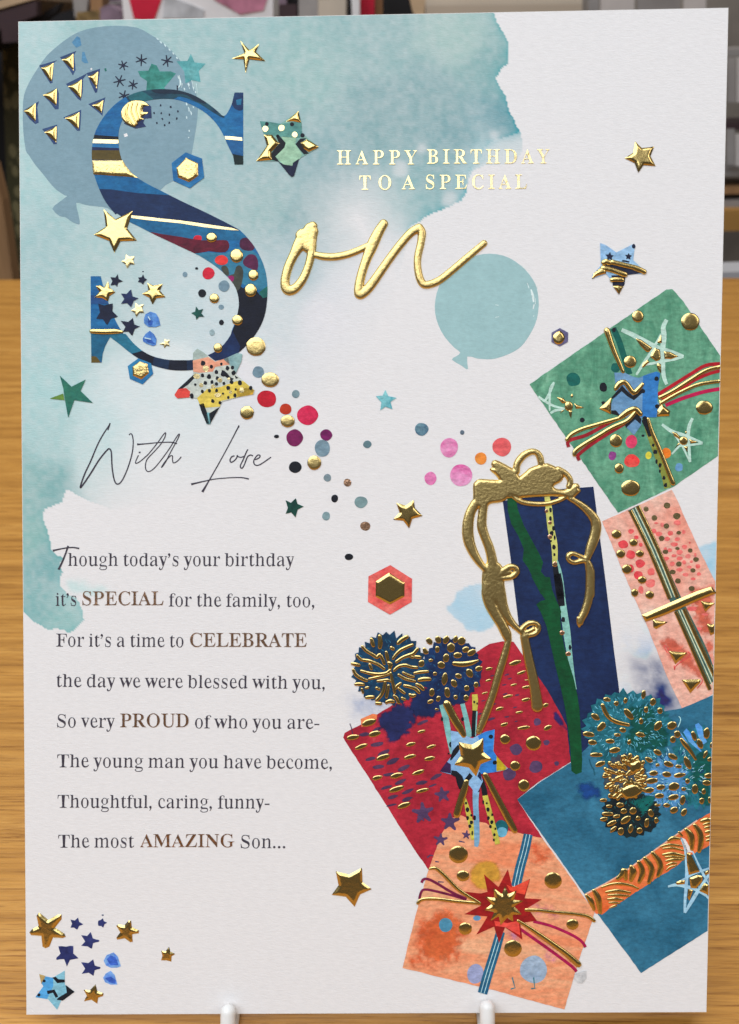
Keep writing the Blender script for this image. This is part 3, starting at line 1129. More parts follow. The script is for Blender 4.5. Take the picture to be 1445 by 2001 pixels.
flat('paint_fleck', P('A', '702 462 715 458 720 478 708 480'), TEALD, balloon, 2)

# foil triangles over printed navy triangles
NAVYT = ink((42, 62, 104), (60, 84, 124), scale=300)
for sh_, fo in (('265 440 385 405 362 425 360 470 355 558 340 562 300 500', '278 457 362 424 350 545 338 545'),
                ('405 385 515 342 500 370 510 470 492 508 470 470', '418 402 495 362 496 475'),
                ('445 565 590 492 560 530 558 620 545 678 525 665 480 610', '460 582 552 535 546 665'),
                ('585 492 675 462 668 520 655 620 642 625 610 560', '596 515 662 482 652 595'),
                ('288 640 385 592 398 630 396 735 372 735 330 680', '290 640 384 596 380 710'),
                ('160 742 265 680 252 720 262 825 240 835 200 800', '160 748 242 694 240 818'),
                ('428 790 548 738 545 800 540 878 520 880 470 820', '438 795 536 754 530 870'),
                ('595 700 710 655 700 700 690 780 670 760', '622 708 697 674 684 760'),
                ('285 868 385 838 388 900 384 968 362 970 320 910', '300 890 382 850 380 958')):
    b_ = flat('printed_triangle', P('A', sh_), NAVYT, C_, 2)
    relief('foil_triangle', P('A', fo), GOLD, b_, 5.0, 9, 3, 1.6)

# little asterisks
for cx_, cy_, r_ in ((830, 440, 34), (952, 405, 40), (1125, 410, 40), (805, 545, 42), (896, 570, 34), (835, 645, 38)):
    t0 = rg.uniform(0, 60)
    parts = []
    for k in range(3):
        an = math.radians(t0 + 60 * k + rg.uniform(-6, 6))
        ribbon('printed_asterisk', P('A', '%f %f %f %f %f %f' % (cx_ - r_ * math.cos(an), cy_ - r_ * math.sin(an), cx_, cy_, cx_ + r_ * math.cos(an), cy_ + r_ * math.sin(an))), [1.1, 1.5, 1.0], NAVYD, C_, 2.2 + 0.1 * k)

flat('printed_star', P('A', '928 478 1000 475 1020 428 1055 440 1075 480 1150 480 1185 495 1130 560 1105 590 1125 610 985 612 990 545 945 515'), GREEN, C_, 2)
flat('printed_star', P('A', '1188 412 1262 410 1284 362 1310 420 1385 428 1338 478 1350 552 1295 540 1248 560 1240 480'), ink((72, 138, 145), (110, 165, 170), scale=250), C_, 2)
for s in ('1262 560 1278 600', '1290 540 1305 610', '1320 560 1330 630', '1230 560 1222 590', '1205 505 1215 560 1200 590'):
    ribbon('paint_fleck', P('A', s), [0.6, 1.5, 0.5], ink((178, 196, 202), (190, 206, 210)), C_, 2.5)
ribbon('paint_fleck', P('A', '1193 575 1194 605'), 1.3, NAVYD, C_, 2.2)

# ---- the decorated capital S
S_OUT = (P('B', '1080 112 1141 112 1141 620 1080 620') + catmull(P('B', '1070 560 1030 480 1000 410 950 330 880 260 800 210 720 176 640 158 540 158 450 172 370 202 310 265 268 360 260 440 266 520 290 600 340 670 400 718 480 765 560 805 700 876 850 946 1000 1020 1110 1078'), 3, False)
         + catmull(P('C', '1115 178 1160 222 1215 290 1262 372 1295 460 1311 560 1309 680 1290 790 1250 880 1190 965 1120 1035'), 3, False)
         + catmull(P('W', '1380 262 1300 300 1200 345 1075 372 950 375 860 360 780 335 690 290 620 242 560 192 490 140'), 3, False)
         + P('W', '455 205 438 260 431 320 358 320 356 150') + P('C', '65 880 64 505 135 505')
         + catmull(P('C', '150 570 185 680 236 810 292 908') + P('W', '600 118 650 178 720 238 800 278 900 300 1000 303 1075 300 1180 268 1270 215 1335 135')
                   + P('C', '1062 885 1093 800 1110 710 1102 630 1072 560 1010 490 940 430 830 360 700 298 520 213 400 152 345 125 250 62'), 3, False)[1:]
         + catmull(P('B', '240 972 170 884 120 782 87 680 72 570 78 470 100 382 150 292 220 210 300 150 400 108 500 91 580 88 680 96 780 126 870 175 950 235 1004 278 1042 232 1068 170'), 3, False)[:-1])
SB = flat('capital_letter', S_OUT, BLUE, C_, 3, 'capital letter S in bands of blue, burgundy, black and gold')


def band(z_, s, m_, z, nm='colour_band', sm=0):
    p_ = P(z_, s)
    if sm:
        p_ = catmull(p_, sm)
    return both(nm, S_OUT, p_, m_, SB, z)


band('B', '300 60 600 60 820 100 960 200 1010 290 940 260 830 190 700 140 640 160 450 172 380 195 330 170', ink((28, 58, 82), (40, 84, 98), scale=140), 4, sm=3)
band('B', '480 60 640 60 800 110 880 190 800 170 740 130 640 120 520 115', ink((26, 40, 62), (34, 56, 74), scale=140), 5, sm=3)
band('B', '330 120 420 100 520 180 420 200 350 170', ink((34, 90, 104), (48, 110, 118), scale=140), 5, sm=3)
band('B', '1075 100 1150 100 1150 215 1110 240 1062 200', ink((28, 52, 92), (40, 72, 112), scale=140), 4, sm=2)
band('B', '1090 165 1130 155 1125 200 1095 200', BLUE2, 5)
band('B', '980 455 1150 455 1150 560 1080 548 1040 560', ink((34, 88, 136), (46, 104, 150), scale=140), 4)
band('B', '1060 545 1150 562 1150 632 1070 632', ink((20, 36, 40), (30, 52, 52), scale=140), 5)
band('B', '60 408 280 425 280 446 60 440', BLACK, 4)
band('B', '60 470 280 470 280 505 60 500', ink((44, 104, 152), (60, 122, 166), scale=140), 4)
band('B', '60 496 280 505 280 520 60 518', NAVY, 4.5)
band('B', '60 512 300 518 310 590 60 588', OLIVE, 4)
band('B', '60 695 420 715 620 830 400 822 100 792', ink((26, 92, 138), (38, 108, 152), scale=140), 4)
band('B', '90 792 200 795 400 822 640 838 800 900 1130 1080 900 1060 600 1010 350 985 300 1040 150 930', ink((28, 46, 82), (36, 58, 96), scale=120), 4.3)
band('C', '300 100 360 98 700 130 900 155 1110 185 1160 220 1160 250 1020 250 900 265 700 228 560 207 440 200 300 140', ink((30, 92, 132), (42, 108, 146), scale=140), 4.1)
band('C', '480 200 560 207 700 228 850 252 1000 250 1035 262 1042 300 1015 335 950 335 900 328 820 342 700 330', BURG, 4.6, sm=2)
band('C', '800 345 900 335 1010 345 1110 300 1200 320 1330 420 1320 600 1200 600 1140 560 1040 560 1000 470 900 420', ink((52, 112, 142), (66, 126, 152), scale=140), 4.2)
band('C', '1075 545 1140 590 1200 560 1260 640 1330 590 1335 800 1270 900 1180 1010 1000 1100 870 1100 960 1010 1060 900 1092 800 1108 700', ink((16, 20, 36), (24, 30, 50), scale=140), 4.8, sm=2)
band('C', '1250 620 1290 590 1320 570 1320 650 1280 660', TEALD, 5.2)
band('C', '1060 880 1120 1000 1100 1090 860 1120 900 1040 1000 980', ink((22, 38, 74), (30, 54, 96), scale=140), 5.0)
band('C', '1040 500 1066 560 1100 610 1130 560 1142 470 1120 430 1090 440 1075 490', ink((62, 68, 66), (76, 80, 72), scale=140), 5.2, sm=2)
band('C', '985 445 1010 430 1035 450 1038 505 1000 480', ink((62, 68, 66), (76, 80, 72), scale=140), 5.2, sm=2)
band('C', '60 880 300 880 300 1100 60 1100', ink((30, 92, 124), (40, 106, 136), scale=140), 4.1)
band('C', '60 640 150 640 190 700 120 700 60 700', ink((34, 70, 120), (44, 84, 132), scale=140), 4.1)
band('W', '480 118 600 118 760 240 640 255 500 150', ink((34, 100, 128), (46, 114, 138), scale=140), 4.4)
band('W', '645 258 690 245 720 235 900 300 1000 290 1080 290 1200 250 1300 190 1330 280 1190 350 1080 390 940 390 780 350 690 300', ink((20, 24, 40), (28, 34, 52), scale=140), 4.9)
band('W', '800 280 910 300 900 375 790 345', ink((24, 42, 70), (32, 56, 86), scale=140), 5.1)
band('W', '1030 290 1085 290 1085 385 1035 385', ink((24, 42, 70), (32, 56, 86), scale=140), 5.1)
band('W', '356 275 385 275 400 285 425 320 425 330 356 330', OLIVE, 4.6)
band('C', '1120 250 1160 232 1200 260 1222 300 1200 325 1150 322 1118 300', ink((70, 30, 62), (86, 40, 72)), 5.2, sm=2)
band('C', '1140 395 1180 352 1225 358 1245 400 1242 460 1200 455 1150 430', ink((84, 34, 72), (100, 44, 80)), 5.2, sm=2)
band('C', '1016 520 1050 500 1076 510 1070 540 1040 550 1020 540', ink((130, 34, 96), (148, 46, 110)), 5.4, sm=2)
dot('C', 820, 237, 30, 22, RED, SB, 4.4)
dot('C', 988, 392, 46, 34, ink((196, 52, 54), (212, 70, 66)), SB, 5.4)
# gold on the S
both('foil_band', S_OUT, P('B', '60 440 280 446 280 468 240 472 60 468'), GOLD_FLAT, SB, 5)
relief('foil_band', P('B', '76 592 180 592 290 592 315 632 350 678 398 714 300 704 200 698 84 690 78 640'), GOLD_ROUGH, SB, 3.4, 7, 5, 2.0, rough=0.35)
flat('foil_band', P('B', '1010 420 1060 422 1132 430 1134 452 1050 445 1016 442'), GOLD_FLAT, SB, 6)
flat('foil_band', P('C', '352 76 440 84 560 98 700 112 840 132 960 150 1060 164 1112 182 1060 180 960 170 860 158 700 132 560 118 440 106 350 94'), GOLD_FLAT, SB, 6)
tube('foil_line', P('C', '72 894 120 896 180 897 240 895 285 898'), [3.6, 4.4, 4.4, 4.2, 2.2], GOLD, SB, 6, 0.8)
# shell shaped foil badge
shell = P('B', '280 270 290 225 330 182 380 168 435 175 475 205 440 212 432 250 470 252 448 270 425 290 440 300 400 318 380 358 330 342 295 312')
flat('printed_shell', P('B', '300 330 380 170 460 185 490 210 495 292 445 295 435 325 455 352 380 366 330 345'), ink((36, 48, 88), (54, 70, 110)), SB, 5)
relief('foil_shell', catmull(shell, 2), GOLD, SB, 2.2, 5, 6, 1.8)
for s in ('330 200 318 260 350 320 372 345', '360 190 350 240 372 300 392 335', '395 190 385 235 398 280 402 310', '425 200 412 240 420 270', '310 235 308 280 330 320'):
    tube('foil_ridge', P('B', s), 1.7, GOLD, SB, 18, 1.1, 3, 6)
for p_ in ((558, 203), (628, 214), (680, 244), (512, 256), (562, 258), (620, 268), (671, 295), (570, 298), (531, 326), (618, 326), (586, 343)):
    dot('B', p_[0], p_[1], 6, 8, NAVYD, C_, 3, irr=0.3)

# hexagon badges
for out_, inn, zz, mo in (('735 535 850 578 866 712 765 788 648 735 636 610', '738 573 822 612 824 700 760 746 680 712 670 645', 'B', ink((30, 92, 145), (52, 120, 165), scale=300)),
                          ('690 290 780 325 795 400 720 474 630 435 615 345', '700 313 755 330 765 395 712 440 652 412 648 350', 'W', ink((30, 100, 150), (56, 130, 170), scale=300)),
                          ('493 1217 663 1325 660 1505 490 1605 318 1505 322 1305', '483 1277 605 1355 603 1465 490 1525 378 1465 380 1345', 'G', ink((196, 72, 76), (208, 118, 112), (216, 160, 152), scale=260)),
                          ('252 650 308 680 306 742 252 772 197 742 198 680', '225 682 252 668 278 690 285 720 262 754 228 756 208 728 210 700', 'I', ink((86, 84, 120), (112, 108, 142), scale=400))):
    b_ = flat('printed_hexagon', P(zz, out_), mo, C_, 7)
    relief('foil_hexagon', P(zz, inn) if zz != 'I' else catmull(P(zz, inn), 3), GOLD_ROUGH if zz in 'BW' else GOLD, b_, 4.0, 6, 8, 1.8, rough=0.35 if zz in 'BW' else 0)

# stars printed flat
for z_, s, m_ in (('C', '204 512 240 515 255 490 262 525 292 540 258 552 252 580 236 565 205 570 218 540', NAVYD),
                  ('C', '400 515 425 512 434 492 445 518 462 528 445 542 434 564 420 550 398 545 408 530', NAVYD),
                  ('C', '278 628 318 630 350 598 360 648 403 660 368 680 350 724 322 695 278 700 302 665', NAVY),
                  ('C', '118 700 160 712 220 698 218 752 256 790 208 805 180 850 150 808 104 805 130 760', NAVYD),
                  ('C', '276 820 330 828 362 800 372 845 412 860 375 878 358 925 330 895 290 898 310 862', NAVYD),
                  ('C', '774 765 802 755 808 718 828 745 860 735 845 765 866 792 832 790 810 812 804 785', ink((22, 66, 66), (34, 92, 84))),
                  ('W', '136 412 218 490 318 440 282 520 370 605 238 585 195 708 172 585 160 500', ink((34, 98, 96), (56, 118, 100), scale=180)),
                  ('X', '355 1252 402 1275 445 1235 460 1285 514 1308 462 1335 442 1404 405 1360 356 1372 375 1320', ink((16, 60, 58), (30, 88, 76), scale=400)),
                  ('X', '1150 335 1210 330 1235 280 1262 335 1335 350 1280 385 1298 450 1235 428 1190 460 1200 390', ink((84, 150, 165), (130, 182, 190), scale=400))):
    flat('printed_star', catmull(P(z_, s), 2) if z_ == 'C' else P(z_, s), m_, C_, 7)
flat('printed_star', P('W', '64 574 160 538 168 585'), ink((98, 128, 62), (110, 140, 70)), C_, 8)
dot('C', 434, 472, 6, 4, NAVYD, C_, 3)
for s, s2 in (('440 810 450 775 485 755 525 768 545 800 557 852 520 865 470 862 442 838', '470 790 485 815 505 820 500 850 470 850'),
              ('432 945 450 915 482 890 512 915 530 950 525 990 505 998 460 982 435 965', '445 940 490 950 520 985 470 975')):
    b_ = flat('printed_gem', P('C', s), ink((52, 96, 168), (104, 148, 200), scale=500), C_, 7)
    flat('facet', P('C', s2), ink((40, 74, 148), (60, 100, 170), scale=500), b_, 8)
    ribbon('facet', P('C', s2)[0:2], 1.0, ink((170, 195, 225), (185, 205, 230)), b_, 9)

# foil stars
for z_, s, H_, w_, m_, lb in (
        ('Z', '835 525 945 620 1108 542 1055 705 1148 820 992 826 935 935 885 822 742 765 855 690', 4.5, 7, GOLD, 'large raised foil star on the left shoulder of the S'),
        ('a', '520 310 705 500 900 370 830 530 1025 720 700 680 625 960 580 680 345 670 600 560', 5.0, 6, GOLD, None),
        ('Z', '762 1250 800 1240 840 1262 875 1205 890 1262 945 1305 890 1340 875 1392 822 1362 752 1355 795 1300', 4.0, 6, GOLD, None),
        ('Z', '1245 1218 1305 1245 1390 1228 1362 1290 1418 1352 1330 1362 1295 1420 1262 1355 1195 1322 1255 1290', 4.0, 6, GOLD, None),
        ('G', '540 730 615 752 675 708 685 770 745 832 665 855 640 930 595 870 515 862 565 805', 4.5, 7, GOLD, None),
        ('e', '', 0, 0, GOLD, None)):
    if s:
        relief('foil_star', P(z_, s), m_, C_, H_, w_, 8, 1.6, lb)
for z_, s in (('Z', '1000 1015 1040 998 1045 950 1080 975 1125 968 1110 1005 1125 1045 1085 1042 1055 1082 1038 1042'),
              ('Z', '1090 1478 1130 1455 1135 1405 1165 1430 1212 1418 1195 1455 1215 1500 1172 1498 1140 1540 1128 1500'),
              ('W', '838 190 872 175 876 152 892 162 912 160 902 182 912 205 888 200 874 218 866 195')):
    relief('foil_star', P(z_, s), GOLD_FLAT, C_, 0.8, 2, 8, 1.8)
relief('foil_star', [(700 + a_ / 1.9396, b_ / 1.9396) for a_, b_ in ((1050, 537), (1076, 562), (1122, 556), (1108, 592), (1128, 630), (1082, 626), (1062, 655), (1048, 618), (1010, 600), (1042, 580))], GOLD, C_, 4.5, 7, 8, 1.6)

# patchwork star right of the S
ps = flat('patchwork_star', P('D', '130 258 200 265 310 280 470 170 495 270 500 370 560 410 650 490 555 540 475 590 430 740 395 735 290 610 235 610 100 610 190 480 165 380'), ink((112, 150, 150), (134, 168, 158)), C_, 5, 'patchwork star of sage, navy and gold right of the S')
flat('patch', P('D', '128 258 200 262 320 282 400 268 495 262 500 368 480 405 360 400 270 388 162 370'), ink((82, 130, 130), (100, 148, 142)), ps, 6)
flat('patch', P('D', '320 392 450 402 440 460 500 550 480 590 430 620 415 650 335 640 265 570 345 490'), ink((136, 170, 152), (150, 180, 160)), ps, 6)
flat('patch', P('D', '270 385 300 385 356 450 345 490 265 570 300 615 235 600 215 560 260 500 300 460'), BLACK, ps, 7)
flat('patch', P('D', '442 460 485 412 540 408 490 450 520 500 560 540 518 552 480 510'), BLACK, ps, 7)
flat('patch', P('D', '290 612 340 640 415 652 420 625 475 588 430 740 410 750 385 730'), NAVYD, ps, 7)
for p_ in ((190, 283, 17), (411, 285, 18), (503, 384, 19), (285, 390, 14)):
    dot('D', p_[0], p_[1], p_[2], p_[2], BLACK, ps, 7)
for p_ in ((177, 325, 26), (320, 318, 27), (436, 377, 25)):
    dot('D', p_[0], p_[1], p_[2], p_[2], GOLD_FLAT, ps, 8, name='foil_dot')
relief('foil_patch', P('D', '358 262 468 168 492 272 420 258'), GOLD, ps, 5, 6, 8, 1.6)
relief('foil_patch', P('D', '163 378 235 378 300 455 230 530 235 600 95 610 190 475'), GOLD, ps, 5.5, 8, 8, 1.6)
relief('foil_patch', P('D', '488 450 545 418 645 478 640 492 560 530 515 500'), GOLD, ps, 5, 7, 8, 1.6)

# patchwork star below the S
p2 = flat('patchwork_star', catmull(P('H', '210 130 245 92 300 125 400 200 500 180 590 130 632 140 625 200 575 310 640 370 735 450 730 480 590 510 460 545 410 640 350 740 325 735 285 640 250 520 185 510 75 520 50 490 80 440 210 320 210 220'), 1), ink((170, 178, 178), (186, 190, 184)), C_, 8, 'translucent patchwork star with black spots below the S')
for s, m_ in (('212 130 245 92 300 125 340 165 250 185 208 195', ink((140, 156, 156), (160, 172, 170))),
              ('470 185 590 130 632 140 625 200 578 300 530 240', ink((120, 150, 158), (140, 166, 168))),
              ('208 195 250 185 340 165 400 205 510 170 525 230 400 250 380 290 260 300 212 290', ink((196, 138, 118), (206, 158, 136))),
              ('245 515 330 440 450 420 580 372 640 370 735 450 700 485 590 508 450 540 440 590 300 600 262 560', ink((184, 166, 84), (206, 188, 96))),
              ('580 440 700 430 735 450 720 485 590 508', ink((198, 160, 62), (210, 174, 74))),
              ('262 570 300 560 330 640 350 740 325 735 285 640', BLACK), ('345 650 440 590 410 640 355 740', BLACK),
              ('322 640 352 640 362 735 340 742 322 735', ink((110, 156, 168), (128, 170, 178))),
              ('50 490 80 440 150 430 185 460 180 510 75 520', ink((192, 70, 66), (200, 84, 76))),
              ('80 440 212 318 222 345 170 400 120 435', BLACK), ('455 275 500 300 530 340 560 350 540 370 480 330 450 330', BLACK),
              ('565 320 600 345 575 352', BLACK)):
    flat('patch', P('H', s), m_, p2, 9)
for p_ in ((295, 218, 19), (367, 250, 15), (452, 226, 12), (410, 294, 15), (505, 260, 16), (547, 256, 14), (555, 302, 18), (292, 322, 14), (346, 333, 18), (418, 346, 14), (314, 387, 15), (371, 378, 14),
           (410, 395, 14), (229, 402, 10), (474, 392, 13), (540, 381, 15), (612, 385, 18), (510, 430, 16), (575, 442, 10), (289, 460, 14), (350, 453, 14), (412, 452, 13), (466, 478, 9), (568, 494, 15), (511, 510, 12),
           (378, 542, 15), (441, 556, 13), (702, 430, 15), (200, 498, 17), (470, 310, 22)):
    dot('H', p_[0], p_[1], p_[2], p_[2] * 1.15, BLACK, p2, 11, irr=0.15, name='spot')
for p_ in ((320, 265, 24, 28), (240, 330, 27, 24), (440, 362, 20, 20), (280, 405, 18, 18), (380, 415, 18, 18), (530, 465, 14, 14), (628, 448, 20, 22), (420, 492, 28, 18), (515, 350, 12, 10)):
    dot('H', p_[0], p_[1], p_[2], p_[3], GOLD_FLAT, p2, 12, irr=0.15, name='foil_dot')

# small blue star with gold stripes, upper right
p3 = flat('patchwork_star', catmull(P('I', '520 85 560 100 628 148 740 92 752 98 740 200 820 270 800 290 690 292 680 360 645 425 610 380 595 330 560 290 465 325 470 295 525 235'), 1), ink((122, 158, 196), (150, 180, 208)), C_, 6, 'small light blue star with gold stripes at the upper right')
flat('patch', P('I', '530 215 600 210 740 260 800 285 690 298 600 270 540 250'), NAVYD, p3, 7)
flat('patch', P('I', '595 300 690 300 682 360 660 400 605 370'), NAVYD, p3, 7)
for cx_, cy_, r_ in ((583, 175, 30), (708, 175, 24)):
    flat('patch', star_pts(1020 + cx_ / 3.4, 450 + cy_ / 3.4, r_ / 3.4, r_ / 6.5, 5), NAVYD, p3, 8)
dot('I', 743, 107, 12, 16, NAVYD, p3, 8)
ribbon('patch', P('I', '665 203 690 206 714 212'), 1.5, NAVYD, p3, 8)
for s, r_ in (('600 212 680 232 760 252 812 276', 4.2), ('545 215 562 208 580 216', 4.5), ('540 252 600 265 685 295', 4.5), ('600 330 630 328 665 330', 4), ('745 255 790 272', 3)):
    tube('foil_line', P('I', s), r_, GOLD, p3, 9, 0.8)
relief('foil_patch', P('I', '465 325 478 285 530 245 560 262 560 288 500 305'), GOLD, p3, 4, 5, 9, 1.5)
relief('foil_patch', P('I', '605 372 640 365 675 372 645 428'), GOLD, p3, 4, 5, 9, 1.5)

# right balloon
b2 = flat('printed_balloon', catmull(P('Y', '150 560 185 430 260 300 400 190 540 140 660 124 790 142 900 195 1000 280 1070 370 1108 460 1124 600 1105 740 1060 850 990 960 930 1020 840 1070 720 1110 640 1118 540 1110 450 1092 458 1208 425 1200 400 1180 305 1122 345 1090 385 1055 330 1010 240 910 180 800 148 680'), 2), ink((144, 172, 178), (150, 178, 184), scale=140, grain=0.08), C_, 1, 'pale teal balloon in the middle of the card')
for s, r_ in (('715 605 745 610', 1.1), ('714 724 750 716', 1.1), ('1050 460 1068 520 1075 580', 2.4), ('1015 400 1032 450', 1.2), ('1080 600 1070 645', 2.4), ('1090 545 1092 600', 1.2), ('1080 705 1072 715', 1.5), ('540 358 542 359', 0.7), ('390 1138 391 1140', 1.0), ('960 235 1040 320', 1.0), ('1105 430 1112 480', 1.3)):
    ribbon('paint_fleck', P('Y', s), [r_ * 0.5, r_, r_ * 0.5], ink((186, 204, 206), (200, 212, 214)), b2, 2)

# ---- "on" in raised gold script
on_strokes = []
for s, r_ in (('235 138 205 180 160 240 115 320 78 400 58 480 62 530 85 550 125 535 170 480 205 400 222 330 228 270 222 215 238 170', [9, 12, 13, 9, 8.5, 8.5, 9.5, 10, 9, 8, 7.5, 8, 9, 12, 10]),
              ('170 200 190 230 205 270', [14, 15, 12]), ('215 150 190 200 150 262', [10, 12, 9]),
              ('240 318 300 332 380 334 460 318 530 292 592 262', [6, 7.2, 7.2, 7, 6.5, 6]),
              ('690 122 655 180 615 265 580 350 550 440 533 520 535 575 570 560 610 515 670 430 740 330 810 240 865 180 918 148', [8.5, 10, 11, 9, 8.5, 9, 9.5, 9, 9, 8.5, 8, 8, 8, 8.2]),
              ('918 148 935 180 928 250 910 330 908 400 925 480 960 515 1040 490 1120 430 1220 345 1335 248', [8, 8, 7.2, 7, 7, 7.5, 7.5, 7.2, 7, 6.8, 6.2])):
    on_strokes.append((P('F', s), [v * 0.98 for v in r_]))
field('foil_script', on_strokes, [], GOLD_ROUGH, C_, 9, 1.4, 'raised gold handwritten letters reading on', 0.38, 3.0)

# ---- confetti dots, upper and middle
for z_, x_, y_, a_, b_, c_ in (
        ('C', 730, 493, 17, 19, SLATE), ('C', 812, 450, 11, 9, BLACK), ('C', 895, 485, 43, 42, RED), ('C', 1006, 575, 38, 42, SLATE), ('C', 851, 625, 29, 29, BLACK), ('C', 985, 723, 19, 17, SLATE),
        ('C', 987, 832, 17, 19, BLACK), ('C', 921, 903, 19, 22, ink((138, 156, 164), (150, 168, 174))),
        ('X', 113, 122, 50, 53, SLATE), ('X', 445, 315, 34, 35, ink((105, 126, 138), (122, 142, 150))), ('X', 187, 360, 83, 76, ink((158, 22, 44), (182, 34, 58))), ('X', 355, 450, 53, 48, ink((160, 50, 28), (178, 66, 36))),
        ('X', 548, 504, 92, 86, ink((176, 28, 72), (194, 56, 96), scale=260)), ('X', 433, 702, 75, 76, ink((108, 28, 84), (128, 40, 98))), ('X', 713, 678, 53, 50, ink((100, 24, 86), (126, 36, 104))),
        ('X', 677, 795, 66, 78, SLATE), ('X', 275, 690, 22, 16, BLACK), ('X', 440, 960, 56, 52, BLACK), ('X', 723, 1055, 34, 33, ink((112, 128, 138), (128, 142, 150))), ('X', 1075, 760, 37, 33, ink((86, 112, 124), (104, 128, 136))),
        ('X', 788, 1237, 30, 35, BLACK), ('X', 1020, 1270, 56, 52, ink((112, 136, 142), (124, 146, 152))), ('X', 713, 1393, 35, 40, ink((112, 136, 146), (124, 146, 154))), ('X', 913, 1753, 37, 28, BLACK),
        ('G', 738, 155, 53, 50, ink((62, 92, 118), (112, 144, 158), scale=500)), ('G', 1055, 180, 17, 18, ink((90, 104, 120), (100, 114, 128))), ('G', 952, 300, 71, 75, ink((186, 98, 150), (214, 150, 186), scale=300)),
        ('G', 1367, 293, 74, 73, ink((196, 90, 96), (208, 110, 112))), ('G', 1200, 384, 46, 48, ink((208, 126, 58), (216, 144, 72))), ('G', 807, 540, 46, 53, ink((186, 98, 154), (206, 134, 176))),
        ('G', 1045, 515, 87, 89, ink((190, 82, 146), (220, 156, 192), scale=260))):
    dot(z_, x_, y_, a_, b_, c_, C_, 4, irr=0.05)
for z_, x_, y_, a_, b_ in (('X', 900, 1097, 34, 35), ('X', 1058, 1480, 45, 40)):
    dot(z_, x_, y_, a_, b_, COPPER, C_, 5, name='foil_dot', irr=0.04)
for z_, x_, y_, a_, b_ in (('C', 918, 232, 38, 34), ('C', 1095, 362, 46, 48), ('C', 1213, 498, 36, 39), ('C', 1194, 605, 43, 46), ('C', 937, 662, 34, 34), ('C', 1101, 815, 38, 37), ('C', 963, 1012, 31, 34),
                           ('C', 1230, 1002, 69, 66), ('X', 218, 190, 78, 65), ('X', 373, 555, 62, 54), ('X', 608, 922, 61, 63), ('X', 15, 480, 60, 60)):
    d_ = dome(z_, x_, y_, a_, b_, GOLD_ROUGH if a_ > 60 else GOLD, C_, 9)

# ---- handwriting
INKLINE = ink((58, 54, 68), (72, 68, 82), scale=500)
for s, r_ in (('240 120 253 80 245 95 215 140 180 205 140 300 105 375 82 444 92 440 140 370 190 290 235 235 250 228 260 250 264 330 275 400 292 430 318 415 350 350 378 260 386 190 380 148 370 140 362 148', [1.0, 1.6, 1.3, 1.0]),
              ('416 264 400 300 403 311 425 300 455 275 480 250 528 190 560 145 573 135 568 160 545 200 505 245 466 288 456 325 462 352 480 357 508 338 548 290 595 225 632 165 648 143 652 148 640 175 605 240 568 310 548 335 570 300 598 270 612 268 612 290 618 308 640 298 663 273', [1.0]),
              ('418 250 428 246', [1.5]), ('408 201 420 201 460 198 520 192 600 189 638 198', [2.0, 1.1, 1.0, 1.2]),
              ('996 97 988 108 940 200 880 310 820 415 784 476', [2.2, 1.3, 1.1, 1.1, 1.3, 2.4]), ('720 432 735 428 790 415 860 401 940 394 1010 393 1052 401', [2.4, 1.3, 1.0, 1.0, 1.4]),
              ('970 268 955 272 944 290 948 304 962 300 978 285 986 268 984 264', [1.2]), ('982 266 992 273 1008 276 1024 270', [1.1]), ('1047 230 1038 245 1020 288 1004 322 1006 337 1016 336 1028 314 1040 282 1050 268 1064 263 1076 268', [1.2]),
              ('1088 290 1110 280 1117 268 1108 262 1094 272 1080 298 1086 318 1105 322 1130 310 1180 275', [1.2, 1.1])):
    ribbon('handwritten_stroke', P('U', s), r_, INKLINE, C_, 3, 5)

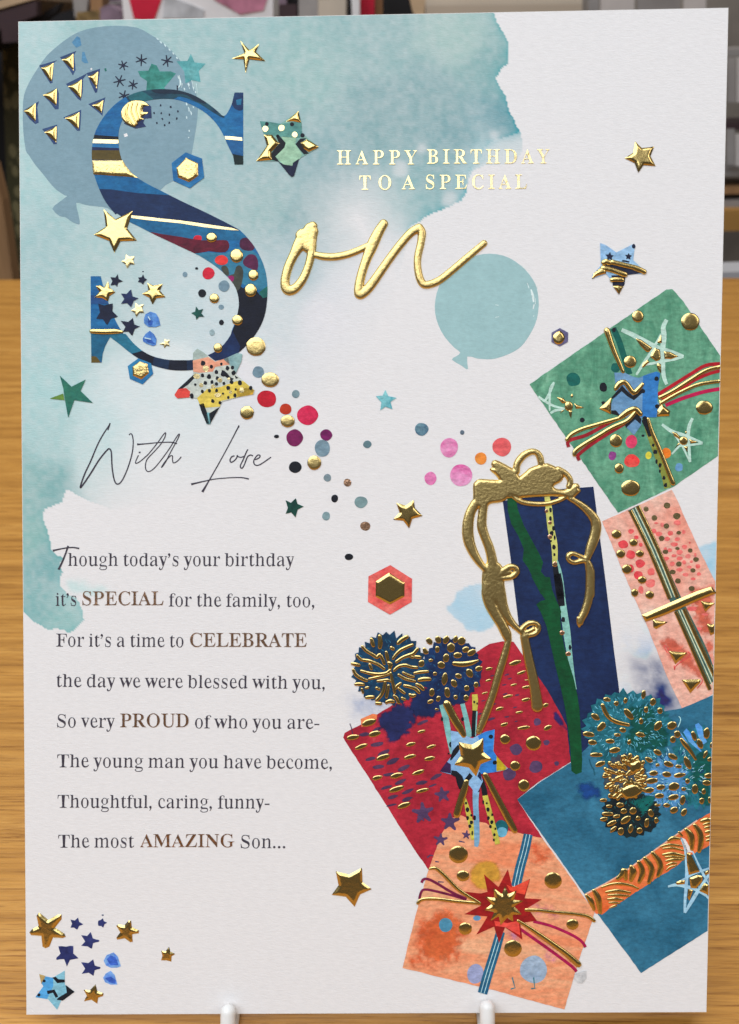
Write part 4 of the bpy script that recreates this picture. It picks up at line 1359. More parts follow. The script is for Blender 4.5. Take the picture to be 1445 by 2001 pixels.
# ------------------------------------------------------------------ lettering (outlines of a serif alphabet, cap height 1000)
GLYPH={"A":[959,[-19,0,-19,40,20,46,52,66,108,164,453,1024,493,1022,844,190,903,75,933,49,973,40,973,0,503,0,503,40,593,55,622,100,599,178,555,291,227,291,173,155,166,129,164,106,191,56,271,40,280,40,280,0],[249,353,531,353,388,701]],"B":[972,[35,0,35,38,98,48,137,71,157,113,164,180,164,810,152,906,112,951,34,963,34,1000,484,1000,653,986,774,942,846,871,870,770,855,688,810,622,735,574,630,543,756,506,847,452,901,380,919,289,893,167,815,76,758,43,690,19,611,5,522,0],[400,553,413,553,513,564,578,598,614,661,625,758,617,845,591,906,545,941,475,953,434,948,412,933,400,858],[487,53,568,67,622,108,651,178,661,282,648,386,608,456,539,494,434,507,400,507,400,143,418,73,445,58]],"C":[1028,[563,-24,492,-19,424,-7,361,14,302,44,200,124,122,229,94,291,74,357,62,427,58,501,62,575,74,645,94,710,123,771,201,875,305,955,365,984,429,1005,497,1018,569,1022,679,1008,807,966,851,956,896,972,920,1022,959,1022,959,677,922,677,862,800,782,894,688,954,583,973,466,944,382,854,332,705,316,497,334,302,389,163,482,79,611,52,699,63,786,98,868,155,941,233,982,195,899,99,802,31,690,-10]],"D":[1088,[44,0,44,38,102,46,138,65,156,101,162,164,162,822,155,894,133,936,94,956,32,963,32,1000,487,1000,611,992,720,968,813,927,890,870,950,798,994,713,1019,613,1028,500,1013,347,970,222,896,125,794,56,662,14,501,0],[488,53,614,81,701,164,731,227,753,305,766,397,770,503,752,699,700,839,612,923,490,951,443,946,417,930,400,845,400,158,417,74,443,58]],"E":[971,[31,0,31,37,97,44,137,65,158,105,165,171,165,810,158,889,136,934,97,956,35,963,35,1000,876,1000,876,702,842,702,810,818,747,892,649,932,509,945,439,940,409,915,401,853,401,540,425,540,510,553,569,591,608,658,633,758,668,758,668,260,631,260,600,398,570,441,529,468,407,488,401,488,401,147,406,103,422,77,506,60,605,67,688,85,757,117,814,164,862,230,903,314,944,314,883,0]],"F":[888,[34,0,34,38,98,50,137,74,157,116,164,184,164,823,157,889,135,929,95,951,31,963,31,1000,864,1000,864,702,829,702,809,784,780,847,738,892,681,923,604,941,504,947,439,943,408,925,400,875,400,543,417,543,502,555,562,594,601,661,624,761,664,761,664,260,625,260,603,370,563,440,503,478,414,491,400,491,400,177,412,94,430,68,460,52,563,38,563,0]],"G":[1115,[588,-22,511,-18,439,-6,372,14,310,43,205,121,126,226,97,287,77,354,65,426,60,503,65,577,77,647,97,712,126,773,204,877,306,956,365,985,428,1006,495,1018,565,1022,684,1008,811,968,851,957,891,973,920,1022,960,1022,960,676,922,676,886,760,839,832,784,891,723,936,656,964,587,973,470,944,387,855,337,707,320,500,325,391,339,296,362,215,395,148,485,58,605,28,676,36,721,60,744,100,752,156,752,280,745,338,723,374,678,393,605,400,605,435,1099,435,1099,400,1039,393,1003,375,985,340,979,282,979,63,882,26,785,-1,687,-17]],"H":[1149,[34,0,34,38,98,48,137,69,157,110,164,177,164,832,157,892,136,931,98,953,35,963,35,1000,531,1000,531,963,448,948,410,912,400,832,400,550,751,550,751,832,741,912,704,948,619,963,619,1000,1114,1000,1114,963,1050,952,1012,931,993,894,987,832,987,177,993,114,1013,72,1051,48,1114,38,1114,0,619,0,619,38,683,47,723,67,744,107,751,177,751,485,400,485,400,177,406,110,426,69,466,48,531,38,531,0]],"I":[572,[29,0,29,38,93,50,134,71,157,107,165,165,165,850,159,906,139,939,98,956,29,963,29,1000,537,1000,537,963,471,956,430,939,408,906,401,850,401,170,412,97,452,58,540,38,540,0]],"L":[937,[34,0,34,38,98,48,137,69,157,110,164,177,164,832,157,894,136,933,98,954,35,963,35,1000,549,1000,549,963,457,953,430,938,412,914,400,832,400,181,407,103,439,69,513,60,611,67,691,87,757,122,812,175,858,246,898,339,938,339,882,0]],"M":[1392,[31,0,31,38,94,48,135,69,158,110,165,174,165,839,155,913,116,949,32,963,32,1000,406,1000,696,313,987,1000,1355,1000,1355,963,1296,952,1257,929,1237,890,1230,830,1230,187,1240,94,1277,51,1354,38,1354,0,869,0,869,38,950,55,988,97,999,183,999,876,633,0,593,0,232,854,232,176,239,106,263,65,305,45,372,38,372,0]],"N":[1084,[885,-24,235,768,235,173,241,107,260,68,300,47,366,38,366,0,40,0,40,38,119,51,156,91,167,173,167,853,80,951,40,963,40,1000,344,1000,858,370,858,829,848,909,810,948,727,963,727,1000,1053,1000,1053,963,989,954,951,933,933,893,926,827,926,-24]],"O":[1153,[572,-24,467,-14,370,16,283,64,207,127,145,204,99,294,70,393,60,500,70,607,99,706,145,795,208,872,285,936,374,984,474,1014,583,1024,688,1014,785,985,872,938,947,875,1009,799,1055,709,1085,609,1094,500,1085,393,1055,294,1008,204,945,127,869,64,779,16,680,-14],[581,27,691,56,770,145,818,293,833,500,829,609,816,705,794,786,763,853,680,943,571,973,460,944,382,855,334,707,319,500,323,391,336,296,358,215,389,147,473,57]],"P":[917,[34,0,34,38,98,48,137,69,157,110,164,177,164,832,157,892,136,931,98,953,35,963,35,1000,469,1000,557,998,631,992,691,981,737,966,805,927,855,873,888,807,898,729,875,616,805,527,753,494,690,470,616,456,531,451,400,451,400,177,406,110,426,69,466,48,531,38,531,0],[400,504,442,504,536,517,597,555,630,622,642,723,632,823,604,892,553,933,475,947,415,931,400,875]],"R":[1038,[34,0,34,38,98,48,137,69,157,110,164,177,164,832,157,892,136,931,98,953,35,963,35,1000,476,1000,580,996,670,984,745,963,807,935,889,853,916,735,902,651,860,582,790,529,692,491,948,111,993,56,1050,38,1055,38,1055,0,743,0,442,466,400,466,400,177,406,110,426,69,466,48,531,38,531,0],[400,513,447,513,546,527,614,567,654,637,667,737,656,829,623,895,569,934,493,947,444,942,417,928,400,847]],"S":[857,[94,-24,94,347,137,347,182,207,245,109,328,52,432,32,507,44,564,79,600,131,612,196,583,284,494,351,357,419,246,485,169,555,124,634,109,729,119,812,147,884,193,943,253,987,325,1014,406,1024,504,1013,619,984,640,979,658,976,688,988,704,1024,745,1024,745,701,708,701,682,778,645,845,598,900,545,942,487,968,426,976,359,966,307,937,274,891,263,835,272,782,301,739,414,665,556,599,697,512,740,464,768,413,789,292,778,204,744,127,690,64,617,17,527,-12,422,-22,348,-17,276,1,216,21,186,27,152,15,134,-24]],"T":[929,[202,0,202,38,269,46,312,68,335,110,342,177,342,951,327,951,223,935,143,886,89,806,63,698,24,698,24,1000,901,1000,901,696,864,696,838,808,783,888,701,935,590,951,578,951,578,177,585,108,607,66,650,45,720,38,720,0]],"U":[1081,[544,-28,450,-22,369,-5,303,23,251,63,211,114,183,178,166,253,161,341,161,832,154,892,133,931,95,953,32,963,32,1000,528,1000,528,963,445,948,406,912,397,832,397,307,409,193,446,113,510,65,603,49,716,67,797,124,845,218,861,350,861,830,854,891,833,930,791,952,721,963,721,1000,1041,1000,1041,963,985,949,951,926,933,887,928,830,928,398,922,292,904,202,875,128,834,71,781,28,715,-3,636,-22]],"Y":[935,[223,0,223,38,287,48,326,69,346,110,353,177,353,392,102,850,64,910,31,942,1,956,-29,962,-29,1000,454,1000,454,962,429,962,366,949,342,914,360,860,546,496,732,804,765,895,738,945,655,962,647,962,647,1000,965,1000,965,962,898,932,841,860,588,447,588,177,595,110,615,69,654,48,720,38,720,0]],"Z":[971,[44,0,44,24,606,944,471,944,310,923,253,893,206,847,168,782,134,695,97,695,125,1000,892,1000,892,973,336,63,525,63,662,81,767,134,843,226,894,360,931,360,894,0]],"a":[755,[559,-22,474,3,440,77,332,5,209,-19,141,-8,88,25,55,76,44,139,68,227,139,299,194,330,261,360,342,389,437,417,437,529,430,583,410,620,375,642,324,649,253,637,229,602,249,563,270,507,263,471,241,443,209,425,170,419,129,426,98,446,79,478,72,519,81,568,108,611,151,648,208,676,277,693,355,699,490,685,578,642,627,568,643,462,643,137,647,87,668,75,704,91,723,60,646,-1],[332,74,382,90,437,139,437,372,304,304,260,184,278,101]],"b":[792,[94,-25,94,853,80,941,18,965,18,1000,304,1000,304,612,385,677,485,699,559,688,623,656,676,605,717,538,742,457,751,364,740,258,709,165,659,87,592,28,512,-10,422,-22,324,-1,230,62,117,-25],[401,31,467,50,509,108,531,208,538,351,531,469,507,551,466,599,404,615,341,592,317,565,304,531,304,150,328,61]],"c":[645,[342,-22,262,-11,190,24,129,78,83,149,53,234,43,329,54,430,88,520,141,595,210,652,292,688,383,701,478,689,549,655,594,603,609,538,603,501,585,473,556,454,519,448,453,474,431,550,432,574,434,596,418,638,372,652,317,637,278,592,254,517,246,412,260,270,301,167,365,105,448,84,524,103,596,158,625,133,566,65,499,17,425,-12]],"d":[813,[307,-22,234,-11,170,23,117,76,77,146,51,229,43,323,52,429,79,521,122,597,178,653,246,688,320,699,414,678,490,615,490,881,484,919,466,945,386,965,386,1000,701,1000,701,165,713,89,735,71,776,60,776,24,714,21,645,12,571,-2,490,-22,490,86,413,5],[376,62,410,69,443,91,471,124,490,167,490,531,478,565,453,592,382,617,324,599,286,549,265,461,258,336,264,215,285,128,321,79]],"e":[661,[338,-22,257,-11,186,23,126,77,81,150,52,240,43,345,53,442,83,528,130,599,191,653,264,688,345,699,459,678,546,615,602,514,621,381,621,364,257,364,269,246,303,161,360,110,438,93,520,117,593,189,625,159,567,80,500,23,423,-11],[255,422,442,422,442,472,424,608,397,641,354,652,280,601,255,447]],"f":[469,[32,0,32,35,87,48,109,77,115,161,115,608,35,608,35,681,115,681,115,776,133,879,186,956,270,1005,382,1021,465,1010,527,979,565,932,578,878,572,836,553,805,525,787,493,780,429,802,412,827,406,858,423,923,430,937,434,950,424,968,395,973,358,966,337,944,324,857,324,681,447,681,447,608,324,608,324,143,330,88,347,56,381,41,438,35,438,0]],"g":[718,[320,-308,195,-298,105,-267,49,-220,31,-164,61,-101,150,-56,76,-2,52,66,62,118,93,162,146,203,224,242,147,280,93,330,60,392,49,466,58,531,87,588,133,634,192,670,264,692,345,699,430,691,512,668,696,668,696,588,588,588,627,521,640,447,632,386,606,332,566,287,513,254,450,233,378,226,344,227,311,229,247,207,228,184,221,156,243,120,310,108,385,108,569,88,626,64,664,28,686,-20,693,-81,669,-176,598,-248,545,-274,481,-293,406,-304],[345,273,390,285,418,320,433,379,438,463,433,548,418,606,390,640,345,652,301,640,272,606,256,548,251,463,256,379,272,320,301,285],[353,-255,522,-228,578,-145,570,-112,547,-91,450,-75,212,-75,174,-113,161,-159,173,-196,208,-227,267,-248]],"h":[836,[40,0,40,35,99,56,115,122,115,876,100,942,78,959,41,966,41,1000,324,1000,324,586,418,671,534,699,618,684,678,640,714,567,726,465,726,122,740,57,762,41,798,35,798,0,444,0,444,35,454,35,501,57,516,122,516,476,503,566,482,588,445,596,381,576,324,516,324,122,338,57,360,41,395,35,395,0]],"i":[435,[221,795,178,803,142,827,119,862,111,906,119,949,142,985,178,1010,221,1018,265,1010,300,985,324,949,332,906,324,862,299,827,264,803],[40,0,40,35,100,56,115,122,115,553,103,625,44,645,46,681,326,681,326,122,339,58,395,35,395,0]],"k":[788,[38,0,38,35,100,57,115,122,115,873,103,943,83,958,44,965,46,1000,324,1000,324,370,499,544,526,579,535,611,516,636,459,645,451,645,451,681,758,681,758,645,677,624,603,571,488,459,760,75,790,45,826,35,826,0,463,0,463,35,476,35,513,44,525,69,509,108,357,323,324,295,324,122,338,58,395,35,395,0]],"l":[438,[40,0,40,35,100,56,115,122,115,873,103,942,83,958,44,965,44,1000,326,1000,326,122,339,58,395,35,395,0]],"m":[1217,[40,0,40,35,99,56,115,122,115,556,100,623,78,640,41,646,41,681,322,681,322,581,413,670,521,699,642,668,704,574,800,668,917,699,1000,684,1059,640,1094,567,1106,465,1106,122,1120,57,1141,41,1177,35,1177,0,829,0,829,35,864,42,885,58,900,122,900,476,886,566,865,588,829,596,767,577,712,521,712,122,726,58,747,42,782,35,782,0,438,0,438,35,473,42,494,58,509,122,509,476,496,566,475,588,438,596,374,576,322,516,322,122,335,58,355,43,389,35,389,0]],"n":[836,[40,0,40,35,99,56,115,122,115,556,100,623,78,640,41,646,41,681,324,681,324,587,417,671,534,699,618,684,678,640,714,567,726,465,726,122,740,57,762,41,798,35,798,0,444,0,444,35,454,35,501,57,516,122,516,476,503,566,482,588,445,596,381,576,324,516,324,122,338,57,360,41,395,35,395,0]],"o":[739,[370,-22,279,-10,198,25,132,81,83,154,52,241,41,338,52,437,83,524,132,597,198,653,278,688,369,699,459,688,538,653,604,599,654,527,686,439,696,338,686,238,654,150,604,78,539,24,460,-11],[370,25,423,40,459,86,477,178,482,338,476,499,456,594,421,641,370,656,316,641,282,594,263,499,257,339,263,179,282,86,317,40]],"r":[631,[40,0,40,35,100,56,115,122,115,553,102,626,44,645,46,681,320,681,320,553,362,616,411,662,462,690,512,699,566,691,605,667,628,631,636,584,629,545,611,515,581,495,544,488,487,507,454,549,414,571,384,561,355,530,334,483,327,422,327,122,333,81,349,55,434,35,434,0]],"s":[633,[332,-22,267,-14,190,13,161,19,131,10,112,-19,78,-19,78,232,117,232,145,149,190,86,246,46,308,32,357,39,392,58,414,89,422,128,402,185,342,230,235,285,167,326,119,372,91,424,81,484,96,569,142,639,215,685,310,701,364,694,437,676,453,672,468,670,490,677,506,701,535,701,535,487,501,487,472,557,431,608,382,640,327,650,286,645,255,628,236,602,230,569,253,510,322,465,420,416,485,377,530,333,556,278,565,208,549,113,501,40,426,-7]],"t":[501,[271,-21,195,-10,145,23,116,78,106,156,106,612,44,612,44,658,193,810,283,931,317,931,317,681,456,681,456,612,317,612,317,180,328,111,344,94,369,88,416,107,453,164,488,145,449,72,400,21,341,-10]],"u":[823,[288,-22,201,-7,143,38,111,111,100,212,100,544,86,620,64,639,25,646,25,681,311,681,311,162,331,101,355,84,388,78,450,95,501,145,501,544,485,622,460,639,416,646,416,681,711,681,711,153,727,86,791,65,791,28,727,25,658,15,583,0,501,-22,501,88,460,42,409,7,350,-15]],"v":[673,[313,-22,84,544,49,617,27,637,-6,645,-6,681,360,681,360,646,342,646,298,636,283,606,286,588,406,268,518,555,529,597,509,634,447,646,447,681,670,681,670,647,634,634,610,612,571,534,351,-22]],"w":[954,[268,-22,37,581,13,625,-24,645,-24,681,304,681,304,645,263,635,251,606,254,583,263,555,366,279,463,516,441,584,417,633,369,647,369,681,709,681,709,645,664,633,649,606,650,591,653,575,737,310,839,562,850,605,834,634,782,647,782,681,978,681,978,647,933,625,904,566,668,-22,634,-22,490,432,307,-22]],"y":[659,[115,-308,64,-300,22,-274,-6,-235,-15,-184,-8,-148,10,-117,40,-94,78,-87,140,-108,158,-134,164,-167,163,-178,162,-192,169,-211,189,-217,217,-203,251,-162,284,-97,308,-10,80,550,54,604,34,631,-7,645,-10,645,-10,681,355,681,355,645,298,636,282,603,285,586,292,563,407,261,506,529,518,571,522,602,504,636,445,645,445,681,658,681,658,645,630,638,608,617,569,532,355,-53,284,-210,248,-257,209,-287]]}


def circ(cx, cy, r, n=14):
    return [(cx + r * math.cos(2 * math.pi * i / n), cy + r * math.sin(2 * math.pi * i / n)) for i in range(n)]


def glyph(ch, thin):
    """polylines of a letter; thin takes weight off the upright stems"""
    if ch == '.':
        return 330, [circ(165, 95, 92)]
    if ch == '-':
        return 480, [[(60, 300), (420, 300), (420, 395), (60, 395)]]
    if ch in ",'":
        dy = 0 if ch == ',' else 800
        return (340 if ch == ',' else 300), [[(x_, y_ + dy) for x_, y_ in ((150, 190), (205, 170), (248, 110), (240, 20), (190, -90), (110, -190), (75, -165), (135, -80), (160, -5), (110, 5), (72, 45), (70, 110), (100, 170))]]
    g = GLYPH[ch]
    loops = [[(s[i], s[i + 1]) for i in range(0, len(s), 2)] for s in g[1:]]
    if ch.islower():
        loops = [[(x_, y_ * 1.13 if 0 < y_ < 681 else (770 + (y_ - 681) * 0.74 if y_ >= 681 else y_)) for x_, y_ in l] for l in loops]
    segs = [(l[i - 1], l[i]) for l in loops for i in range(len(l))]
    area = [sum(l[i - 1][0] * l[i][1] - l[i][0] * l[i - 1][1] for i in range(len(l))) for l in loops]
    out = []
    big = max(area, key=abs)
    flip = 1 if big > 0 else -1
    for l in loops:
        n = len(l)
        nl = []
        for i in range(n):
            p0, p1, p2 = l[i - 1], l[i], l[(i + 1) % n]
            e1 = (p1[0] - p0[0], p1[1] - p0[1])
            e2 = (p2[0] - p1[0], p2[1] - p1[1])
            l1, l2 = math.hypot(*e1) or 1, math.hypot(*e2) or 1
            nx = -(e1[1] / l1 + e2[1] / l2) * flip      # inward for the outer loop
            ny = (e1[0] / l1 + e2[0] / l2) * flip
            L = math.hypot(nx, ny) or 1
            nx, ny = nx / L, ny / L
            # local thickness straight through the stroke
            best = 400.0
            ox, oy = p1[0] + nx * 3, p1[1] + ny * 3
            for a_, b_ in segs:
                dx, dy = b_[0] - a_[0], b_[1] - a_[1]
                det = nx * dy - ny * dx
                if abs(det) < 1e-6:
                    continue
                t = ((a_[0] - ox) * dy - (a_[1] - oy) * dx) / det
                u = ((a_[0] - ox) * ny - (a_[1] - oy) * nx) / det
                if t > 2 and -0.01 <= u <= 1.01 and t < best:
                    best = t
            k = max(0.0, min(thin, (best - 62) * 0.5)) if (abs(nx) > 0.25 or ch == 'g') else 0.0
            nl.append((p1[0] + nx * k, p1[1] + ny * k * (1.0 if ch == 'g' else 0.5)))
        out.append(nl)
    return g[0] - thin * 1.1, out


_gc = {}


def text(words, x0, y0, x1, y1, cap, thin, mat, name='printed_lettering', track=False, raise_=0.0, z=3, bold_y=1.0, parent=None, xs=1.0):
    """words set on the line from (x0, y0) to (x1, y1) in photo pixels"""
    pen, items = 0.0, []
    for ch in words:
        if ch == ' ':
            pen += 300
            continue
        if (ch, thin) not in _gc:
            _gc[(ch, thin)] = glyph(ch, thin)
        adv, loops = _gc[(ch, thin)]
        items.append((pen, loops))
        pen += adv + 22
    lo = min(p[0] for pn, l in items[:1] for q_ in l for p in q_)
    hi = max(pn + p[0] for pn, l in items[-1:] for q_ in l for p in q_)
    W_ = math.hypot(x1 - x0, y1 - y0)
    k = cap / 1000.0
    if track:
        extra = (W_ / (k * xs) - (hi - lo)) / max(1, len([c for c in words]) - 1)
        pen, its, j = 0.0, [], 0
        for ch in words:
            if ch == ' ':
                pen += 400 + extra
                continue
            its.append((pen, items[j][1]))
            pen += _gc[(ch, thin)][0] + 22 + extra
            j += 1
        items = its
        kx = k * xs
    else:
        kx = W_ / (hi - lo)
    ca, sa = (x1 - x0) / W_, (y1 - y0) / W_
    V, F = [], []
    for pn, loops in items:
        polys = []
        for l in loops:
            polys.append([((pn + p[0] - lo) * kx, p[1] * k) for p in l])
        ar = [abs(sum(l[i - 1][0] * l[i][1] - l[i][0] * l[i - 1][1] for i in range(len(l)))) for l in polys]
        starts = [sum(len(q_) for q_ in polys[:i]) for i in range(len(polys))]
        owner = {}
        for i, l in enumerate(polys):
            for j, m_ in enumerate(polys):
                if i != j and ar[j] > ar[i] and inside(m_, np.array([l[0]]))[0]:
                    owner[i] = j
        tri = []
        for i, l in enumerate(polys):
            if i in owner:
                continue
            grp = [i] + [j for j in owner if owner[j] == i]
            idx = [starts[j] + t for j in grp for t in range(len(polys[j]))]
            for t in tessellate_polygon([[Vector((p[0], p[1], 0)) for p in polys[j]] for j in grp]):
                tri.append(tuple(idx[v] for v in t))
        b0 = len(V)
        for l in polys:
            for p in l:
                V.append((x0 + p[0] * ca + p[1] * sa, y0 + p[0] * sa - p[1] * ca, raise_))
        F += [tuple(b0 + i for i in t) for t in tri]
        if raise_:
            o0 = b0
            for l in polys:
                n = len(l)
                b1 = len(V)
                c = V[o0:o0 + n]
                for p in c:
                    V.append((p[0], p[1], 0.0))
                o0 += n
    return build(name, V, F, mat, parent or card, z)


TXT = ink((62, 58, 70), (74, 70, 82), scale=500)
TH = 44
LINES = [("hough today's your birthday", 133, 1106, 575.6, 1106.5, 25.5, 'n'),
         ("it's", 109, 1184.3, 149.5, 1183.8, 25.5, 'n'), ("SPECIAL", 161.5, 1182.4, 320, 1182.4, 27, 'b'), ("for the family, too,", 330, 1185.0, 614.6, 1186.5, 25.5, 'n'),
         ("For it's a time to", 110, 1263.4, 359, 1264.8, 25.5, 'n'), ("CELEBRATE", 372, 1263.6, 599.7, 1264.0, 27, 'b'),
         ("the day we were blessed with you,", 110.8, 1342.3, 635, 1346.7, 25.5, 'n'),
         ("So very", 112, 1421.3, 225, 1422.3, 25.5, 'n'), ("PROUD", 235.3, 1420.6, 369, 1420.6, 26.5, 'b'), ("of who you are-", 381.5, 1423.0, 624.4, 1424.5, 25.5, 'n'),
         ("The young man you have become,", 112, 1499.2, 649, 1502.6, 25.5, 'n'),
         ("Thoughtful, caring, funny-", 112.8, 1578.3, 527, 1580.4, 25.5, 'n'),
         ("The most", 114, 1656.3, 262.7, 1656.5, 25.5, 'n'), ("AMAZING", 274, 1655, 458.3, 1655, 25.5, 'b'), ("Son...", 470.8, 1657.3, 558, 1657.8, 25.5, 'n')]
for w_, a_, b_, c_, d_, h_, k_ in LINES:
    if k_ == 'n':
        text(w_, a_, b_, c_, d_, h_, TH, TXT)
    else:
        text(w_, a_, b_, c_, d_, h_, 34, COPPER, 'foil_lettering', raise_=0.5, z=3)
ribbon('handwritten_stroke', P('V', '34 90 50 86 90 78 130 74 163 79'), [2.2, 1.3, 1.2, 1.6], TXT, card, 3, 4)
ribbon('handwritten_stroke', P('V', '109 66 98 100 80 145 62 182'), [1.8, 1.6, 1.8, 2.0], TXT, card, 3.5, 4)
for w_, a_, b_, c_, d_ in (("HAPPY", 659, 321.6, 815.7, 321.4), ("BIRTHDAY", 834.8, 320.0, 1074.5, 319.2), ("TO", 702.7, 370.8, 764.8, 370.6), ("A", 785.5, 370, 812, 370), ("SPECIAL", 832.6, 369.6, 1030, 368.8)):
    text(w_, a_, b_, c_, d_, 27.5, 34, GOLD_FLAT, 'foil_lettering', track=len(w_) > 1, raise_=0.6, z=3, xs=0.92)

# ------------------------------------------------------------------ printed artwork: presents and pompoms (lower right)
L_ = 'l'
rg2 = random.Random(19)


def li(c, c2=None, c3=None, scale=220.0, **k):
    return ink(c, c2, c3, 'l', scale, **k)


LNAVY = li((22, 38, 74), (32, 54, 98), scale=160)
LBLACK = li((18, 22, 30), (28, 32, 40))
LSKY = li((96, 130, 152), (120, 152, 170))
LBLUE = li((44, 104, 160), (58, 122, 176))
LBRICK = li((120, 24, 34), (150, 34, 46))

# green present
g1_ = flat('green_present', wobble(P('0', '1035 751 1302 566 1314 565 1335 588 1413 703 1450 740 1450 862 1408 888 1315 952 1208 1002'), 0.5, 9, 2),
           ink((74, 128, 108), (112, 160, 138), (146, 182, 165), scale=110, stretch=(2.2, 0.8, 1), rot=-0.9, dist=1.0), C_, 3, 'green painted present tilted at the right edge of the card', clip=True)
PALE = ink((162, 190, 184), (178, 200, 194), scale=400)
tealink = ink((14, 88, 84), (24, 104, 98))
ribbon('printed_ribbon', P('c', '175 370 225 480 270 620 320 780'), 6.0, ink((8, 86, 82), (18, 100, 92)), g1_, 4)
for z_, x_, y_, a_, b_, m_ in (('c', 182, 385, 18, 20, BLACK), ('c', 195, 722, 40, 42, tealink), ('J', 343, 140, 47, 44, tealink), ('J', 540, 193, 26, 31, BLACK), ('J', 402, 411, 16, 16, BLACK), ('J', 545, 298, 16, 12, BLACK),
                              ('c', 337, 1378, 53, 56, ink((188, 58, 96), (206, 82, 118))), ('c', 340, 1548, 66, 62, ink((204, 56, 62), (222, 96, 88), scale=400)), ('c', 645, 1480, 40, 50, ink((204, 114, 38), (222, 134, 50))),
                              ('c', 168, 1504, 36, 38, ink((110, 52, 110), (150, 80, 146), scale=500)), ('c', 487, 1500, 28, 32, ink((186, 180, 70), (206, 198, 84))), ('c', 760, 1607, 34, 36, ink((94, 136, 176), (110, 152, 188))),
                              ('c', 440, 1325, 14, 11, BLACK), ('c', 560, 820, 20, 20, BLACK)):
    dot(z_, x_, y_, a_, b_, m_, g1_, 5, irr=0.1)
for lines in (('250 385 350 430 460 490 560 540 700 585 800 622', '650 295 620 360 625 430 615 560 615 700 625 800 650 870', '380 785 440 690 500 600 560 500 600 420', '800 622 740 640 660 655 540 680 420 700', '640 460 600 560'),
              ('608 1225 700 1290 800 1320 970 1390', '880 1170 850 1240 840 1340 850 1450 858 1560', '695 1490 740 1440 800 1380', '970 1395 880 1405 760 1420', '700 1290 790 1420 855 1560')):
    for k, s in enumerate(lines):
        w_ = (4.6 if lines[0].startswith('250') else 3.2) * (1.15 if k < 2 else 0.7)
        ribbon('painted_star_line', P('c', s), [w_ * 0.7, w_, w_ * 0.9, w_ * 0.6], PALE, g1_, 6 + 0.2 * k)
for k, s in enumerate(('215 160 190 200 185 260 185 350', '110 255 160 290 220 320 285 335', '190 365 230 345 280 345', '150 290 180 240 215 165')):
    ribbon('painted_star_line', P('J', s), [2.2, 2.6, 1.6], PALE, g1_, 6 + 0.2 * k)
for z_, s in (('c', '372 460 420 470 525 545 495 582 470 580 420 530'), ('c', '600 425 608 500 565 500'), ('c', '545 545 590 560 598 640 560 665 505 625 515 590'), ('c', '625 575 680 580 755 620 690 645 630 640'),
              ('c', '440 680 480 650 498 672 440 722 428 715'), ('c', '570 680 600 690 602 772 570 735 562 700'),
              ('c', '695 1290 740 1300 775 1345 760 1355 720 1330'), ('c', '850 1355 930 1382 860 1392'), ('c', '820 1275 832 1300 812 1305'), ('c', '800 1420 838 1420 835 1475'), ('c', '755 1390 775 1395 720 1440'),
              ('J', '233 260 275 265 300 295 270 300'), ('J', '348 300 415 330 358 335'), ('J', '310 345 333 350 328 402 315 375'), ('J', '250 370 268 345 285 345'), ('J', '333 235 342 250 333 264 324 250')):
    relief('foil_facet', P(z_, s), GOLD, g1_, 2.6, 4, 8, 1.4)
dome('c', 800, 1370, 38, 38, GOLD, g1_, 8)
dome('J', 312, 318, 28, 32, GOLD, g1_, 8)
for x_, y_, a_, b_ in ((394, 265, 52, 53), (860, 312, 82, 78), (326, 668, 56, 54), (984, 1076, 76, 62), (200, 1370, 56, 58), (228, 1616, 42, 46), (330, 1790, 84, 72)):
    dome('c', x_, y_, a_, b_, GOLD, g1_, 8, H=3.0 if a_ > 50 else None)
# ribbons of the green present
RB = ink((150, 20, 38), (172, 30, 50))
MG = ink((160, 16, 72), (178, 26, 88))
for s, r_, m_ in (('570 960 700 880 860 780 1000 700 1150 685', 3.4, RB), ('610 1010 760 920 900 830 1040 770 1150 745', 3.2, RB), ('640 1055 800 990 980 935 1150 905', 3.6, MG)):
    ribbon('red_ribbon', P('c', s), r_, m_, g1_, 6)
for s, r_ in (('590 985 700 930 850 835 1000 745 1150 708', 3.0), ('600 1035 720 965 900 880 1040 850 1150 838', 2.9)):
    tube('foil_ribbon', P('c', s), r_, GOLD, g1_, 8, 0.7)
for s, r_, m_ in (('655 392 560 440 430 510 330 540 305 560 312 590', 3.4, LBRICK), ('690 430 590 490 480 560 400 620 372 650 382 678', 3.4, LBRICK)):
    ribbon('red_ribbon', P('J', s), r_, m_, g1_, 6)
for s, r_ in (('770 345 740 345 690 375 640 400 500 440 400 470 330 505 300 540', 3.2), ('760 350 700 415 600 460 500 520 400 580 355 615 350 640', 3.4)):
    tube('foil_ribbon', P('J', s), r_, GOLD, g1_, 9, 0.7)
ribbon('spotted_ribbon', P('c', '460 1180 500 1320 560 1480 620 1640 660 1790'), [6, 5.5, 6, 6, 7], ink((118, 126, 62), (140, 146, 76)), g1_, 6)
ribbon('spotted_ribbon', P('c', '445 1180 475 1240 510 1330'), 5, BLACK, g1_, 6.5)
for x_, y_, a_, b_ in ((530, 1410, 12, 14), (548, 1470, 18, 20), (560, 1555, 10, 20), (592, 1588, 15, 20), (590, 1640, 10, 14), (626, 1700, 13, 20), (640, 1765, 14, 20), (608, 1500, 5, 9)):
    dot('c', x_, y_, a_, b_, BLACK, g1_, 7, irr=0.2, name='spot')
tube('foil_ribbon', P('c', '485 1175 520 1290 580 1430 640 1580 705 1745'), [2.4, 3.2, 3.5, 3.7, 4.2], GOLD, g1_, 8, 0.7)
tube('foil_ribbon', P('c', '120 392 170 540 220 660 262 755'), [5.2, 4.2, 3.6, 3.0], GOLD, g1_, 8, 0.8)
